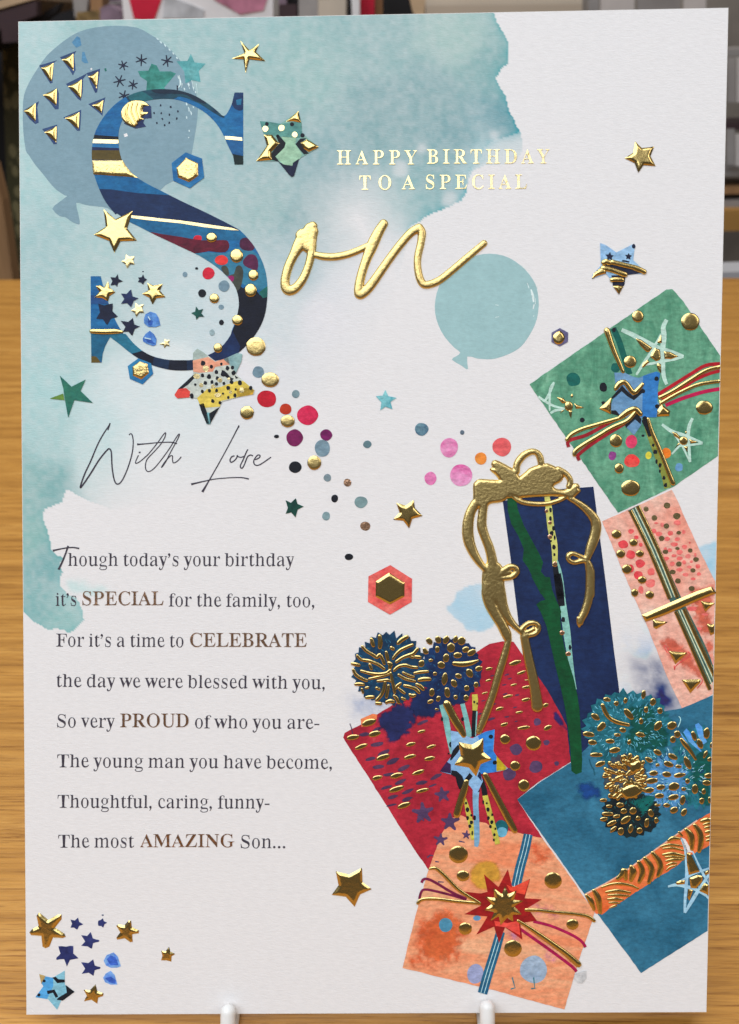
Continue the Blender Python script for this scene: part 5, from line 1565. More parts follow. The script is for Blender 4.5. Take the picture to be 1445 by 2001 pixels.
# patchwork star on it
p4 = flat('patchwork_star', P('c', '185 765 275 765 350 800 400 812 440 795 500 770 560 755 592 770 570 900 568 1020 600 1060 560 1160 430 1165 425 1230 360 1320 290 1250 330 1180 240 1150 160 1100 110 1090 160 1040 200 930'), ink((94, 132, 168), (116, 150, 182), scale=200), g1_, 7, 'blue patchwork star on the green present')
flat('patch', P('c', '440 795 560 755 592 770 572 900 566 1100 556 1162 432 1162 436 940'), ink((44, 108, 170), (62, 126, 184), scale=200), p4, 8)
flat('patch', P('c', '160 985 190 950 255 880 300 930 350 975 400 940 440 900 450 930 360 1010 300 975 250 930 190 985 165 1000'), BLACK, p4, 8.4)
flat('patch', P('c', '160 1100 200 1100 240 1150 160 1130'), BLACK, p4, 8.4)
flat('patch', P('c', '275 1215 380 1120 425 1175 420 1225 370 1180 290 1255'), BLACK, p4, 8.4)
for x_, y_ in ((560, 820), (440, 930), (455, 1170), (565, 1065)):
    dot('c', x_, y_, 19, 20, BLACK, p4, 9)
tube('foil_zigzag', P('c', '198 905 225 865 275 848 315 895 355 945 395 915 435 868'), [3.6, 4.5, 4.2, 4.2, 4.4, 4.0, 3.0], GOLD, p4, 11, 0.8, 2)
tube('foil_zigzag', P('c', '235 1160 300 1110 370 1088 415 1130'), [3.0, 4.2, 4.6, 4.2], GOLD, p4, 11, 0.8, 3)
relief('foil_patch', P('c', '158 985 156 1135 50 1085'), GOLD, p4, 5, 7, 10, 1.6)
relief('foil_patch', P('c', '605 1045 680 1105 672 1150 562 1155 568 1100'), GOLD, p4, 5, 7, 10, 1.6)
relief('foil_patch', P('c', '585 1005 610 1020 600 1065 580 1060'), GOLD, p4, 3, 4, 10, 1.4)

# tall navy present
nv = flat('navy_present', P('0', '983 980 1060 958 1160 951 1183 1130 1200 1270 1210 1345 1214 1430 1118 1492 1040 1400 1013 1212 998 1090'), ink((22, 40, 78), (32, 54, 96), scale=140), C_, 2, 'tall navy present with a green painted stripe')
GR = ink((4, 70, 44), (10, 88, 54), scale=160)
flat('green_stripe', P('K', '505 505 580 520 600 620 650 750 720 880 790 1010 820 1080 800 1160 860 1230 910 1360 800 1360 740 1240 690 1130 640 1060 650 960 600 840 540 740 508 620') , GR, nv, 3)
flat('green_stripe', P('L', '715 -20 880 -10 900 100 940 200 980 290 970 360 985 480 1010 620 1050 750 1090 880 1120 1020 1140 1150 1150 1300 1165 1600 1160 1710 1110 1730 1070 1700 1060 1500 1040 1320 1010 1120 970 940 930 780 890 600 850 420 800 300 760 230 800 200 840 190 780 100'), GR, nv, 6)
yel = ink((176, 178, 108), (192, 192, 120))
ribbon('spotted_ribbon', P('K', '855 500 870 600 890 780 920 930 925 1110'), [5, 6.4, 6.6, 6, 5], yel, nv, 4)
ribbon('spotted_ribbon', P('K', '925 1110 945 1230 965 1360 975 1400'), [4.5, 6, 6.6, 7], BLACK, nv, 5)
ribbon('spotted_ribbon', P('L', '945 -40 965 80 985 245'), [7, 7.6, 6], BLACK, nv, 5)
ribbon('printed_ribbon', P('K', '945 1060 975 1180 1000 1380') + P('L', '985 120 1005 300 1030 480 1050 640 1085 860 1110 980'), [1, 3, 3.5, 5, 6.5, 7, 5.5, 3, 1.5], ink((120, 166, 164), (138, 182, 176)), nv, 4.5)
for z_, x_, y_, a_, b_ in (('K', 886, 617, 12, 22), ('K', 884, 692, 12, 22), ('K', 912, 777, 14, 20), ('K', 896, 822, 17, 24), ('K', 922, 860, 9, 20), ('K', 916, 944, 15, 22), ('K', 919, 1009, 10, 14), ('K', 890, 890, 8, 10), ('L', 998, 364, 16, 24), ('L', 1058, 610, 12, 22)):
    dot(z_, x_, y_, a_, b_, BLACK, nv, 6, irr=0.15, name='spot')
for z_, x_, y_, a_, b_ in (('K', 850, 625, 16, 16), ('K', 880, 728, 18, 16), ('K', 880, 852, 20, 20), ('K', 925, 1094, 22, 24), ('L', 988, 480, 22, 20), ('L', 1043, 666, 24, 20)):
    dome(z_, x_, y_, a_, b_, COPPER, nv, 7, H=1.0)

# coral present at the right edge
cr_ = flat('coral_present', wobble(P('M', '75 350 215 290 400 205 680 75 722 155 880 510 1010 780 1095 945 1090 1400 1062 1500 1062 1830 1005 1870 770 1975 640 1700 480 1290 300 890'), 0.5, 9, 4),
           li((198, 132, 114), (216, 160, 144), (224, 174, 160), scale=90), C_, 4, 'coral present with a striped gold ribbon at the right edge', clip=True)
soft('coral_wash', (P('M', '800 920 880 880 980 870 1060 900 1100 1000 1110 1500 1060 1640 1010 1560 960 1480 900 1300 820 1160 790 1060')), (186, 92, 70), cr_, 5, 22, 0.8, 3, 0.9)
soft('coral_wash', P('M', '560 1380 640 1340 760 1390 820 1460 900 1560 960 1650 930 1720 860 1680 780 1640 700 1580 640 1560'), (184, 92, 72), cr_, 5, 24, 0.85, 4, 0.9)
for x_, y_, a_, b_ in ((325, 437, 25, 20), (372, 487, 20, 16), (258, 550, 42, 38), (410, 552, 16, 18), (325, 640, 40, 40), (405, 715, 40, 36), (325, 758, 26, 36), (388, 820, 38, 36), (500, 788, 34, 32), (495, 888, 42, 38),
                       (413, 945, 22, 34), (525, 432, 22, 20), (568, 460, 28, 20), (668, 454, 26, 20), (545, 365, 18, 8), (598, 380, 18, 20), (727, 362, 30, 22), (784, 442, 16, 18), (640, 502, 24, 22), (728, 504, 24, 18),
                       (700, 550, 32, 18), (790, 573, 22, 20), (836, 536, 9, 8), (630, 672, 26, 18), (748, 618, 26, 22), (662, 600, 22, 16), (748, 672, 26, 18), (820, 654, 22, 20), (682, 720, 22, 20), (788, 706, 18, 18),
                       (850, 700, 14, 12), (832, 746, 22, 14), (906, 740, 20, 18), (748, 770, 26, 18), (800, 812, 24, 18), (866, 850, 22, 12), (916, 808, 20, 16), (700, 648, 22, 14), (885, 642, 10, 18), (625, 590, 16, 16),
                       (855, 1108, 44, 18), (968, 1158, 30, 10), (918, 1284, 22, 14), (1050, 1560, 14, 40)):
    dot('M', x_, y_, a_, b_, li((184, 52, 62), (200, 92, 90), scale=300) if (x_ < 500 and y_ < 860) else li((192, 84, 82), (206, 116, 108), scale=300), cr_, 6, irr=0.12)
for x_, y_, a_, b_ in ((200, 462, 44, 40), (348, 534, 36, 34), (236, 632, 40, 38), (402, 630, 36, 32), (290, 765, 44, 42), (422, 858, 38, 34), (358, 970, 32, 36), (488, 988, 38, 36)):
    dome('M', x_, y_, a_, b_, GOLD, cr_, 8)
for x_, y_, a_, b_ in ((457, 243, 22, 22), (638, 213, 30, 26), (528, 320, 25, 24), (722, 303, 32, 28), (633, 390, 25, 22), (740, 448, 20, 16), (592, 498, 25, 22), (728, 585, 20, 14), (840, 602, 20, 18), (625, 614, 24, 18),
                       (890, 680, 24, 20), (740, 720, 25, 22), (686, 790, 25, 20), (864, 775, 22, 18), (733, 866, 25, 22), (852, 932, 26, 22)):
    dot('M', x_, y_, a_, b_, GOLD_FLAT, cr_, 8, name='foil_dot')
# striped ribbon
for k, (s, w_, m_) in enumerate((('345 232 530 610 700 1000 920 1440 1045 1760', 11.5, li((56, 84, 84), (82, 100, 84))),)):
    ribbon('striped_ribbon', P('M', s), w_, m_, cr_, 7)
for s in ('318 255 490 610 660 1020', '385 215 560 590 730 1010', '712 1130 850 1440 1010 1810', '785 1110 930 1430 1052 1690'):
    tube('foil_stripe', P('M', s), 3.2, GOLD, cr_, 8, 0.6, cap=False)
for s in ('340 243 515 610 680 1010', '362 228 540 600 705 1005', '740 1120 885 1440 1030 1770', '762 1115 908 1436 1045 1730'):
    ribbon('pale_stripe', P('M', s), 0.9, li((170, 176, 150), (184, 186, 160)), cr_, 7.5)
for a_, b_ in (((420, 1160), (1030, 915)),):
    bar_ = catmull(P('M', '418 1162 560 1100 740 1022 900 955 1025 915 1066 972 900 1040 740 1110 600 1170 450 1222'), 1)
    relief('foil_band', bar_, GOLD, cr_, 5, 7, 14, 2.0)
for s in ('515 1200 645 1225 545 1285 520 1270', '932 1042 1055 1060 970 1135', '982 1240 1120 1250 1120 1290 1015 1340', '652 1475 815 1490 710 1590', '765 1725 920 1720 930 1745 840 1842'):
    relief('foil_triangle', P('M', s), GOLD, cr_, 4.5, 8, 9, 1.8, clip=True)
for s in ('655 1470 625 1430 612 1440 640 1490', '820 1480 835 1515 720 1600 705 1640 700 1600', '930 1700 945 1740 900 1800'):
    ribbon('printed_line', P('M', s), 0.8, li((178, 66, 66), (190, 84, 80)), cr_, 8)

# red present
rd = flat('red_present', wobble(P('0', '671 1441 674 1432 707 1415 742 1393 850 1330 935 1272 957 1258 982 1253 1004 1254 1024 1283 1068 1345 1093 1389 1108 1418 1115 1489 1050 1530 1011 1562 1062 1640 1050 1680 900 1720 837 1699 804 1650'), 0.6, 9, 7),
          li((134, 30, 46), (164, 46, 60), (184, 92, 94), scale=110), C_, 3, 'crimson present with gold dashes below the pompoms')
flat('printed_patch', P('O', '192 148 290 105 330 110 325 150 200 215'), li((206, 104, 62), (216, 124, 82)), rd, 4)
for x_, y_, a_, b_, an in ((262, 178, 62, 28, -18), (128, 300, 52, 22, -10), (308, 272, 52, 24, -14), (200, 376, 58, 18, -20), (695, 252, 34, 13, -14), (608, 358, 42, 17, -16), (777, 378, 42, 14, -16), (378, 466, 60, 22, -18),
                           (602, 461, 54, 18, -14), (766, 477, 44, 19, -10), (670, 592, 54, 18, -18), (330, 636, 42, 20, -16), (490, 618, 55, 22, -14), (490, 730, 66, 22, -18), (705, 742, 55, 16, -14), (552, 866, 58, 22, -20)):
    dome('O', x_, y_, a_, b_, GOLD, rd, 6, an, 1.6, 'foil_dash', 0.1, 12)
MUD = li((66, 48, 72), (88, 62, 84))
for x_, y_, a_, b_, an in ((225, 276, 44, 16, -10), (332, 358, 54, 18, -8), (386, 428, 56, 18, -24), (275, 478, 46, 15, -14), (458, 498, 54, 20, -22), (338, 545, 52, 17, -6), (550, 555, 52, 20, -26), (425, 608, 44, 14, -8), (702, 676, 50, 16, -12),
                           (818, 626, 50, 16, -28), (520, 672, 52, 15, -24), (405, 716, 46, 14, -16), (580, 750, 54, 15, -24), (460, 796, 42, 15, -14), (576, 815, 48, 15, -18), (705, 176, 48, 14, -22), (450, 862, 46, 8, -12), (325, 235, 36, 14, -30), (790, 700, 34, 8, -20)):
    dot('O', x_, y_, a_, b_, MUD, rd, 5, an, 0.14, 'printed_dash')
for x_, y_, a_, b_, an in ((575, 745, 54, 20, -16), (345, 798, 32, 14, -14), (628, 832, 42, 14, -20), (338, 900, 28, 11, -14), (562, 940, 32, 10, -14), (674, 960, 42, 14, -8), (508, 1042, 44, 14, -14), (306, 1012, 30, 9, -16), (670, 1070, 38, 16, -12),
                           (435, 1152, 38, 16, -16), (612, 1182, 34, 12, -10), (842, 1120, 26, 18, -30), (478, 1290, 34, 16, -18), (650, 1318, 58, 16, -8), (862, 1318, 38, 20, -24), (680, 898, 26, 6, 0)):
    dome('L', x_, y_, a_, b_, GOLD, rd, 6, an, 1.4, 'foil_dash', 0.1, 12)
for x_, y_, a_, b_, an in ((500, 850, 22, 7, -14), (525, 885, 20, 6, -14), (430, 895, 20, 6, -14), (478, 940, 20, 6, -10), (590, 1030, 20, 8, -10), (572, 1138, 20, 6, -14), (500, 1222, 22, 6, -10), (365, 1240, 34, 12, -18), (582, 1262, 14, 5, -20), (264, 1195, 18, 7, -14),
                           (380, 1112, 28, 8, -16), (486, 1020, 24, 6, -16), (370, 860, 18, 6, -14), (290, 1080, 18, 5, -14)):
    dot('L', x_, y_, a_, b_, MUD, rd, 5, an, 0.14, 'printed_dash')
PURP = li((72, 54, 82), (90, 66, 94))
for x_, y_, a_, b_ in ((582, 1512, 54, 50), (756, 1665, 56, 54), (520, 1730, 58, 56), (768, 1268, 32, 32), (850, 1448, 28, 24), (940, 1632, 20, 20)):
    dot('L', x_, y_, a_, b_, PURP, rd, 5, irr=0.1)
for x_, y_, a_, b_ in ((485, 1420, 46, 44), (735, 1455, 68, 64), (573, 1655, 46, 44)):
    dome('L', x_, y_, a_, b_, GOLD, rd, 7, H=2.6)
dome('P', 1108, 1052, 68, 70, GOLD, rd, 7, H=2.6)
for z_, cx_, cy_, R_, rot_ in (('O', 872, 776, 66, -10), ('O', 710, 925, 82, -6)):
    x0_, y0_, k_ = ZOOM[z_]
    flat('printed_star', star_pts(x0_ + cx_ / k_, y0_ + cy_ / k_, R_ / k_, R_ * 0.52 / k_, rot_, True, irr=0.1), PURP, rd, 6)
soft('blue_smudge', (P('L', '905 1175 940 1170 1000 1250 1035 1320 1040 1360 1000 1330 960 1300 910 1240')), (42, 36, 84), rd, 5, 5, 0.9, 5)
ribbon('printed_line', P('O', '102 185 115 220 125 272'), 0.8, MUD, rd, 7)

# teal present and its orange ribbon
tl = flat('teal_present', wobble(P('0', '1011 1562 1060 1525 1116 1490 1170 1440 1240 1400 1332 1384 1450 1335 1450 1776 1384 1818 1253 1901 1162 1777 1144 1749'), 0.4, 9, 9),
          li((34, 86, 106), (60, 112, 132), (76, 124, 144), scale=60), C_, 5, 'teal present with an orange ribbon in the lower right corner', clip=True)
soft('blue_smudge', (P('Q', '60 880 110 840 180 810 260 820 320 870 340 960 290 1010 240 980 180 1000 140 960 120 920')), (26, 66, 118), tl, 6, 14, 0.85, 6)
ob = flat('orange_ribbon', clip_right(wobble(P('S', '185 790 430 650 870 335 1100 180 1240 95 1240 360 1195 385 1090 440 1000 490 940 545 840 610 770 650 650 735 560 790 470 850 380 900 320 950 268 942'), 0.8, 5, 5)), li((188, 92, 48), (206, 116, 72), scale=200), tl, 7)
ribbon('pale_edge', P('S', '180 785 430 648 650 495 870 338 1100 178'), 1.3, li((206, 150, 126), (216, 164, 142)), tl, 8)
for s, r_ in (('195 795 230 840 255 905', 4.6), ('255 755 290 820 305 930', 5.4), ('320 725 400 700 480 698 560 712 615 735', 2.6), ('355 765 450 755 550 770', 3.2), ('372 790 450 790 545 798', 2.4), ('370 825 430 822 490 828', 3.0), ('378 852 420 852 465 856', 2.0), ('385 895 420 880 440 875', 1.8),
              ('450 655 485 620 505 585 515 655', 5.5), ('560 560 575 600 558 665', 6), ('620 520 645 570 650 620 625 680', 5.4), ('672 490 715 545 728 600 705 685', 5.4), ('735 445 785 510 800 570 780 630', 5.4),
              ('800 395 870 378 975 388', 2.4), ('820 410 900 405 985 425', 2.2), ('820 460 900 452 992 470', 3.4), ('840 480 900 478 990 485', 2.2), ('845 510 900 500 985 500', 2.6), ('850 545 890 530 930 530', 2.2), ('850 585 880 560 930 548', 1.8), ('865 345 900 325 955 330', 3.6),
              ('950 275 975 305', 3.0), ('1010 255 1050 310 1055 410', 5.6), ('1080 220 1120 280 1130 350 1115 430', 5.6), ('1135 185 1180 175 1240 180', 4.2), ('1150 215 1190 205 1240 210', 2.6), ('1160 240 1190 235 1240 240', 2.6), ('1170 275 1200 272 1240 280', 3.6), ('1172 315 1200 310 1240 310', 2.4), ('1175 345 1200 340 1240 345', 2.6)):
    tube('foil_stripe', P('S', s), [r_ * 0.6, r_, r_ * 0.6], GOLD, ob, 9, 0.6)
PL2 = li((134, 162, 178), (152, 178, 190))
for k, s in enumerate(('965 320 1000 400 1010 470 1015 560 1010 700 1000 830 998 935', '1000 935 1060 830 1130 720 1240 560', '860 720 930 705 1010 720 1100 750 1240 835', '925 690 990 660 1080 610 1240 560', '1060 430 1110 540 1150 620 1240 770', '1150 620 1100 720')):
    ribbon('painted_star_line', P('S', s), [1.8, 3.6, 3.2, 2.4] if k < 3 else [1.0, 2.4, 2.0], PL2, tl, 9 + 0.2 * k)
flat('pale_edge', P('S', '968 320 1000 330 1040 400 1060 440 1010 440 985 380'), li((206, 182, 176), (214, 192, 184)), tl, 9)
for s in ('1010 440 1045 450 1120 598 1030 625 1015 540', '918 690 960 668 1002 670 995 700 935 705', '1035 650 1100 625 1145 635 1140 680 1090 735 1045 730', '1025 740 1065 750 1035 835 1020 810', '1155 605 1200 580 1240 570 1240 600 1165 625', '1115 755 1155 690 1240 730 1240 820 1190 790'):
    relief('foil_facet', P('S', s), GOLD, tl, 3.0, 5, 11, 1.8, clip=True)

# orange present at the bottom
og = flat('orange_present', wobble(P('0', '787 1891 812 1790 837 1702 850 1665 864 1628 880 1600 900 1592 925 1602 950 1608 968 1622 990 1622 1003 1625 1042 1634 1059 1637 1100 1692 1162 1782 1156 1804 1130 1880 1103 1972 960 1933'), 0.5, 9, 12),
          li((198, 122, 88), (212, 148, 116), (218, 164, 134), scale=55, stretch=(0.8, 3.2, 1), dist=1.0), C_, 6, 'orange present with a gold and red starburst at the bottom')
for s, m_ in (('70 1010 100 880 140 740 220 640 360 600 470 660 520 760 500 880 430 1000 330 1050 200 1050', (190, 92, 52)),
              ('920 130 1060 180 1130 290 1080 330 980 330 900 290', (190, 86, 50)),
              ('900 560 1010 540 1120 590 1150 680 1060 700 960 670', (190, 118, 134)),
              ('1010 880 1080 850 1140 930 1120 990 1040 1000', (178, 124, 150)),
              ('690 760 780 740 890 740 860 850 760 830', (186, 126, 146)),
              ('510 360 560 300 640 275 710 300 750 370 740 430 690 450 640 500 570 485 520 430', (180, 134, 52))):
    soft('orange_wash', catmull(P('R', s), 4), m_, og, 7 + 0.1 * len(og.children), 9 if m_ == (180, 134, 52) else 34, 0.8, len(s), 0.35 if m_ == (180, 134, 52) else 0.7)
for x_, y_, a_, b_, m_ in ((356, 730, 46, 48, li((66, 116, 136), (84, 132, 150))), (572, 682, 26, 18, li((86, 124, 150), (100, 136, 160))), (562, 1066, 58, 68, li((124, 128, 156), (140, 142, 164))), (962, 1035, 94, 96, li((128, 142, 158), (146, 156, 166), scale=160, stretch=(1, 2, 1))),
                          (740, 65, 48, 60, li((18, 84, 92), (26, 98, 104))), (745, 90, 36, 34, li((84, 138, 156), (104, 152, 166)))):
    dot('R', x_, y_, a_, b_, m_, og, 8 if y_ > 70 else 7.5, irr=0.04)
flat('printed_dot', P('R', '1245 1068 1290 1050 1325 1045 1325 1100 1300 1130 1265 1130 1240 1100'), li((166, 162, 160), (176, 172, 168)), C_, 7)
STR = li((30, 84, 108), (44, 98, 120))
for s in ('925 105 900 220 870 330 840 465', '735 775 700 900 650 1060 610 1200'):
    ribbon('striped_ribbon', P('R', s), [8.8, 9.6, 9.4], STR, og, 9)
for dx in (-12, 12):
    for a0, b0 in (('925 105 900 220 870 330 840 465', 0), ('735 775 700 900 650 1060 610 1200', 0)):
        pts_ = [(p_[0] + dx / 3.5244, p_[1]) for p_ in P('R', a0)]
        ribbon('pale_stripe', pts_, 0.7, li((150, 176, 180), (168, 188, 188)), og, 9.5)
for x_, y_, a_, b_ in ((445, 245, 66, 60), (477, 392, 44, 38), (1096, 424, 60, 57), (492, 755, 46, 42), (1230, 726, 43, 37), (820, 892, 62, 58)):
    dome('R', x_, y_, a_, b_, GOLD, og, 9, H=2.8)
BG = li((96, 24, 56), (116, 34, 68))
for s, r_ in (('190 438 205 415 240 415 300 445 400 505 500 550', 2.6), ('175 550 190 500 215 485 280 495 400 525 500 555', 2.4), ('960 705 1080 735 1220 795 1290 840 1320 882', 2.8), ('860 750 960 820 1100 920 1220 1010 1258 1050', 3.0)):
    ribbon('burgundy_ribbon', P('R', s), r_, BG if float(s.split()[0]) < 500 else li((138, 20, 66), (156, 32, 80)), og, 9)
for s, r_ in (('248 342 290 340 350 390 450 490 590 578', [2, 3.2, 3.2, 2.8]), ('165 578 200 552 300 550 420 565 590 580', [2.6, 2.8, 2.8]), ('910 625 1000 628 1100 640 1220 650 1330 668 1378 700', 2.8), ('855 700 950 760 1080 850 1190 930 1270 1000', [2.4, 3.6, 4.6, 5.0])):
    tube('foil_ribbon', P('R', s), r_, GOLD, og, 11, 0.7)
st = flat('red_starburst', P('R', '490 500 600 512 645 500 620 380 720 468 785 345 808 440 815 470 938 412 900 545 1018 553 920 612 985 700 870 715 885 830 765 745 725 855 690 740 568 795 645 670 485 655 600 595'), li((124, 24, 26), (146, 32, 32), scale=150), og, 10, 'red starburst around the gold star')
flat('starburst_wash', P('R', '775 450 815 470 935 415 900 520 800 495'), li((190, 62, 44), (202, 82, 62)), st, 11)
flat('starburst_wash', P('R', '690 700 780 715 860 700 870 800 770 745 700 735'), li((190, 62, 50), (202, 82, 72)), st, 11)
relief('foil_starburst', P('R', '688 475 742 515 765 462 790 515 845 492 825 555 892 562 830 600 880 655 818 660 822 705 780 680 735 730 722 670 665 700 690 640 622 625 672 585 630 535 690 540'), GOLD, st, 5, 8, 13, 1.8)
for cx_, cy_, R_ in ((322, 142, 44), (500, 110, 30), (385, 20, 62), (190, -10, 30)):
    flat('printed_star', star_pts(770 + cx_ / 3.5244, 1600 + cy_ / 3.5244, R_ / 3.5244, R_ * 0.5 / 3.5244, rg2.uniform(-12, 12), True, irr=0.1), PURP, og, 8)
for s in ('230 265 250 250 272 252', '285 292 312 296', '305 432 345 434', '448 152 488 160', '815 1090 832 1155', '805 1170 838 1160', '962 1090 970 1160', '945 1168 975 1164'):
    ribbon('printed_line', P('R', s), [1.4, 0.8], li((66, 60, 88), (80, 72, 96)) if float(s.split()[1]) < 800 else li((52, 104, 112), (66, 116, 122)), og, 9)

# ---- pompoms
def spiky(cx, cy, R, Ry, n, depth, seed):
    r = random.Random(seed)
    out = []
    for i in range(n):
        a = 2 * math.pi * i / n
        k1, k2 = 1 + r.uniform(-0.04, 0.05), 1 - depth * r.uniform(0.5, 1.3)
        out.append((cx + R * k1 * math.cos(a), cy + Ry * k1 * math.sin(a)))
        a2 = a + math.pi / n * r.uniform(0.7, 1.2)
        out.append((cx + R * k2 * math.cos(a2), cy + Ry * k2 * math.sin(a2)))
    return out


def streaks(parent, cx, cy, R, Ry, cols, n, z, seed, w=(0.4, 1.2)):
    """short bristle strokes of the brush, radiating"""
    r = random.Random(seed)
    for i in range(n):
        a = r.uniform(0, 2 * math.pi)
        d = math.sqrt(r.uniform(0.08, 0.92))
        x_, y_ = cx + R * d * math.cos(a), cy + Ry * d * math.sin(a)
        l = r.uniform(1.6, 4.6)
        b = a + r.uniform(-0.7, 0.7)
        if x_ + l > 1423 - 0.02193 * y_ - 2:
            continue
        ribbon('bristle', [(x_ - math.cos(b) * l, y_ - math.sin(b) * l), (x_ + r.uniform(-1, 1), y_ + r.uniform(-1, 1)), (x_ + math.cos(b) * l, y_ + math.sin(b) * l)],
               [0.3, r.uniform(*w), 0.3], cols[i % len(cols)], parent, z + 0.002 * i, 2)


pb = flat('navy_pompom', spiky(883, 1309, 61, 66, 26, 0.10, 4), li((14, 32, 62), (26, 54, 90), scale=300), C_, 7, 'navy pompom with flat gold seeds')
soft('navy_tail', wobble(P('N', '680 540 900 560 1060 640 1170 640 1130 710 960 720 920 790 820 830 680 830 620 740'), 2, 3, 6), (22, 38, 74), pb, 6.5, 5, 1.0, 9, 0.8)
sp = soft('navy_smudge', wobble(P('N', '360 760 480 710 580 690 680 720 720 800 700 880 660 960 570 1010 500 1060 410 1050 430 980 350 920 320 840'), 3.2, 2.2, 8), (34, 40, 78), C_, 6, 7, 1.0, 8, 1.1)
streaks(pb, 883, 1309, 56, 60, [li((28, 68, 100), (40, 82, 114)), li((18, 34, 66), (24, 42, 76))], 160, 7.5, 5)
pa = flat('blue_pompom', spiky(763, 1307, 75, 72, 30, 0.12, 9), li((14, 44, 66), (24, 68, 92), scale=300), C_, 8, 'teal blue pompom covered in raised gold threads')
streaks(pa, 763, 1307, 70, 67, [li((34, 84, 106), (48, 98, 116)), li((16, 40, 66), (24, 50, 76))], 150, 8.5, 6)
for s, r_ in (('220 195 250 230 300 260 350 290 372 265 400 310 412 345', 3.6), ('175 275 210 310 270 320 320 335 370 360 410 390', 3.4), ('210 410 280 430 360 440 430 430 462 405', 3.4), ('280 480 340 468 400 455 450 440', 3.0), ('140 400 160 440 200 470 255 495', 3.8), ('130 345 160 352 190 358', 3.8),
              ('300 130 308 160 316 185', 4.2), ('372 105 378 150 374 200', 4.8), ('535 165 560 140 590 120 612 108', 4.6), ('490 300 520 260 560 225 610 200 660 180', 3.4), ('520 330 570 295 620 275 670 255 705 215', 3.6), ('500 405 540 370 600 360 650 375 700 380', 3.4), ('640 280 665 290', 3.6),
              ('430 245 438 280 445 315', 3.6), ('452 340 468 350 462 380', 4.4), ('540 445 590 475 640 490 680 500', 3.4), ('580 425 630 450 670 462', 3.2), ('680 430 730 420 795 415', 3.2), ('720 490 760 482 812 482', 4.4), ('160 528 190 525 228 530', 3.6), ('355 500 400 495 440 490 470 500', 3.0),
              ('420 510 405 580 380 630 345 668', 3.8), ('450 540 440 590 432 640', 3.4), ('470 430 485 500 500 570 505 600', 3.2), ('505 570 530 540 555 520', 3.2), ('540 565 570 590 590 605', 3.0), ('590 540 640 550 690 570 720 600', 3.6), ('700 530 730 545 755 570', 4.2), ('255 645 285 640 315 640', 3.8), ('435 685 465 675 490 680', 4.2),
              ('500 630 520 650 540 690', 3.6), ('640 620 660 630 680 625', 4.0), ('570 650 590 660', 3.6), ('285 355 300 390', 3.6), ('475 205 490 215', 4.2), ('250 560 270 555', 3.0), ('345 560 365 570', 3.6), ('690 285 725 290', 4.2), ('345 695 380 698', 3.8), ('215 570 225 600', 3.0)):
    tube('foil_thread', P('N', s), [r_ * 0.8, r_, r_ * 0.85], GOLD, pa, 11, 0.5, 3, 7)
for x_, y_, a_, b_, an in ((810, 147, 26, 34, -35), (888, 135, 26, 34, -25), (957, 135, 26, 38, 25), (1040, 130, 20, 34, 15), (1094, 145, 36, 38, 10), (1170, 140, 0, 0, 0), (775, 235, 22, 34, -35), (880, 220, 20, 30, 0), (1000, 205, 36, 42, 0), (1130, 222, 32, 26, -20), (1060, 272, 38, 26, -8), (1182, 248, 42, 26, -30),
                           (957, 295, 28, 38, 8), (915, 358, 34, 30, 30), (822, 316, 20, 14, 0), (740, 345, 26, 32, 20), (1245, 390, 34, 22, -10), (1165, 430, 30, 40, -30), (945, 480, 26, 56, 8), (1068, 455, 30, 22, 20), (860, 435, 20, 16, 0), (1028, 520, 26, 36, -30), (1222, 532, 22, 26, 0), (1140, 562, 24, 26, 0),
                           (832, 600, 24, 36, 8), (968, 600, 26, 46, -8), (1042, 642, 20, 20, 0), (1135, 648, 24, 26, 0), (888, 655, 20, 26, 20), (820, 680, 30, 18, -20), (875, 748, 18, 10, 0)):
    if a_:
        dome('N', x_, y_, a_, b_, GOLD, pb, 10, an, 1.3, 'foil_seed', 0.1, 12)
tube('foil_seed', P('N', '1030 345 1100 352 1180 340 1240 318'), [4.2, 5.2, 4.6, 2.0], GOLD, pb, 10, 0.4)

pc = flat('teal_pompom', clip_right(spiky(1228, 1424, 90, 78, 30, 0.10, 14)), li((16, 76, 82), (44, 112, 124), (92, 146, 160), scale=380), C_, 8, 'large teal pompom with scattered gold seeds')
soft('green_core', (P('Q', '480 240 560 190 700 180 760 260 800 330 880 420 860 540 760 600 700 560 640 600 560 560 470 480 540 380')), (4, 74, 66), pc, 9, 9, 0.95, 3, 0.9)
streaks(pc, 1228, 1424, 84, 72, [li((96, 152, 172), (120, 172, 188)), li((20, 70, 92), (26, 84, 100)), li((70, 134, 150), (84, 146, 160))], 380, 9.2, 7, (0.35, 1.0))
pd = flat('aqua_pompom', clip_right(spiky(1368, 1498, 62, 82, 26, 0.14, 24)), li((14, 80, 80), (44, 112, 126), scale=380), C_, 9, 'aqua and sky blue pompom cut by the right edge of the card')
flat('sky_brush', clip_right(spiky(1303, 1530, 46, 56, 16, 0.30, 33)), li((40, 98, 132), (96, 140, 176), (136, 168, 202), scale=420), pd, 9.6)
for s in ('985 420 1010 390 1040 420 1060 480 1110 540 1150 600 1080 540 1030 500', '1080 360 1110 345 1140 380 1150 440 1180 500 1150 520 1110 460', '960 420 1000 470 1040 540 1000 520'):
    flat('sky_brush', P('Q', s), li((72, 128, 190), (106, 154, 206), scale=300), pd, 9.8)
soft('green_core', (P('Q', '1090 600 1150 560 1235 600 1235 1040 1160 1020 1110 960 1080 860 1040 780 1060 680')), (4, 76, 68), pd, 9.9, 8, 0.95, 4, 0.9)
streaks(pd, 1320, 1520, 62, 62, [li((128, 166, 198), (148, 180, 208)), li((16, 52, 90), (24, 66, 104)), li((20, 96, 96), (34, 112, 112))], 320, 10.2, 8, (0.4, 1.1))
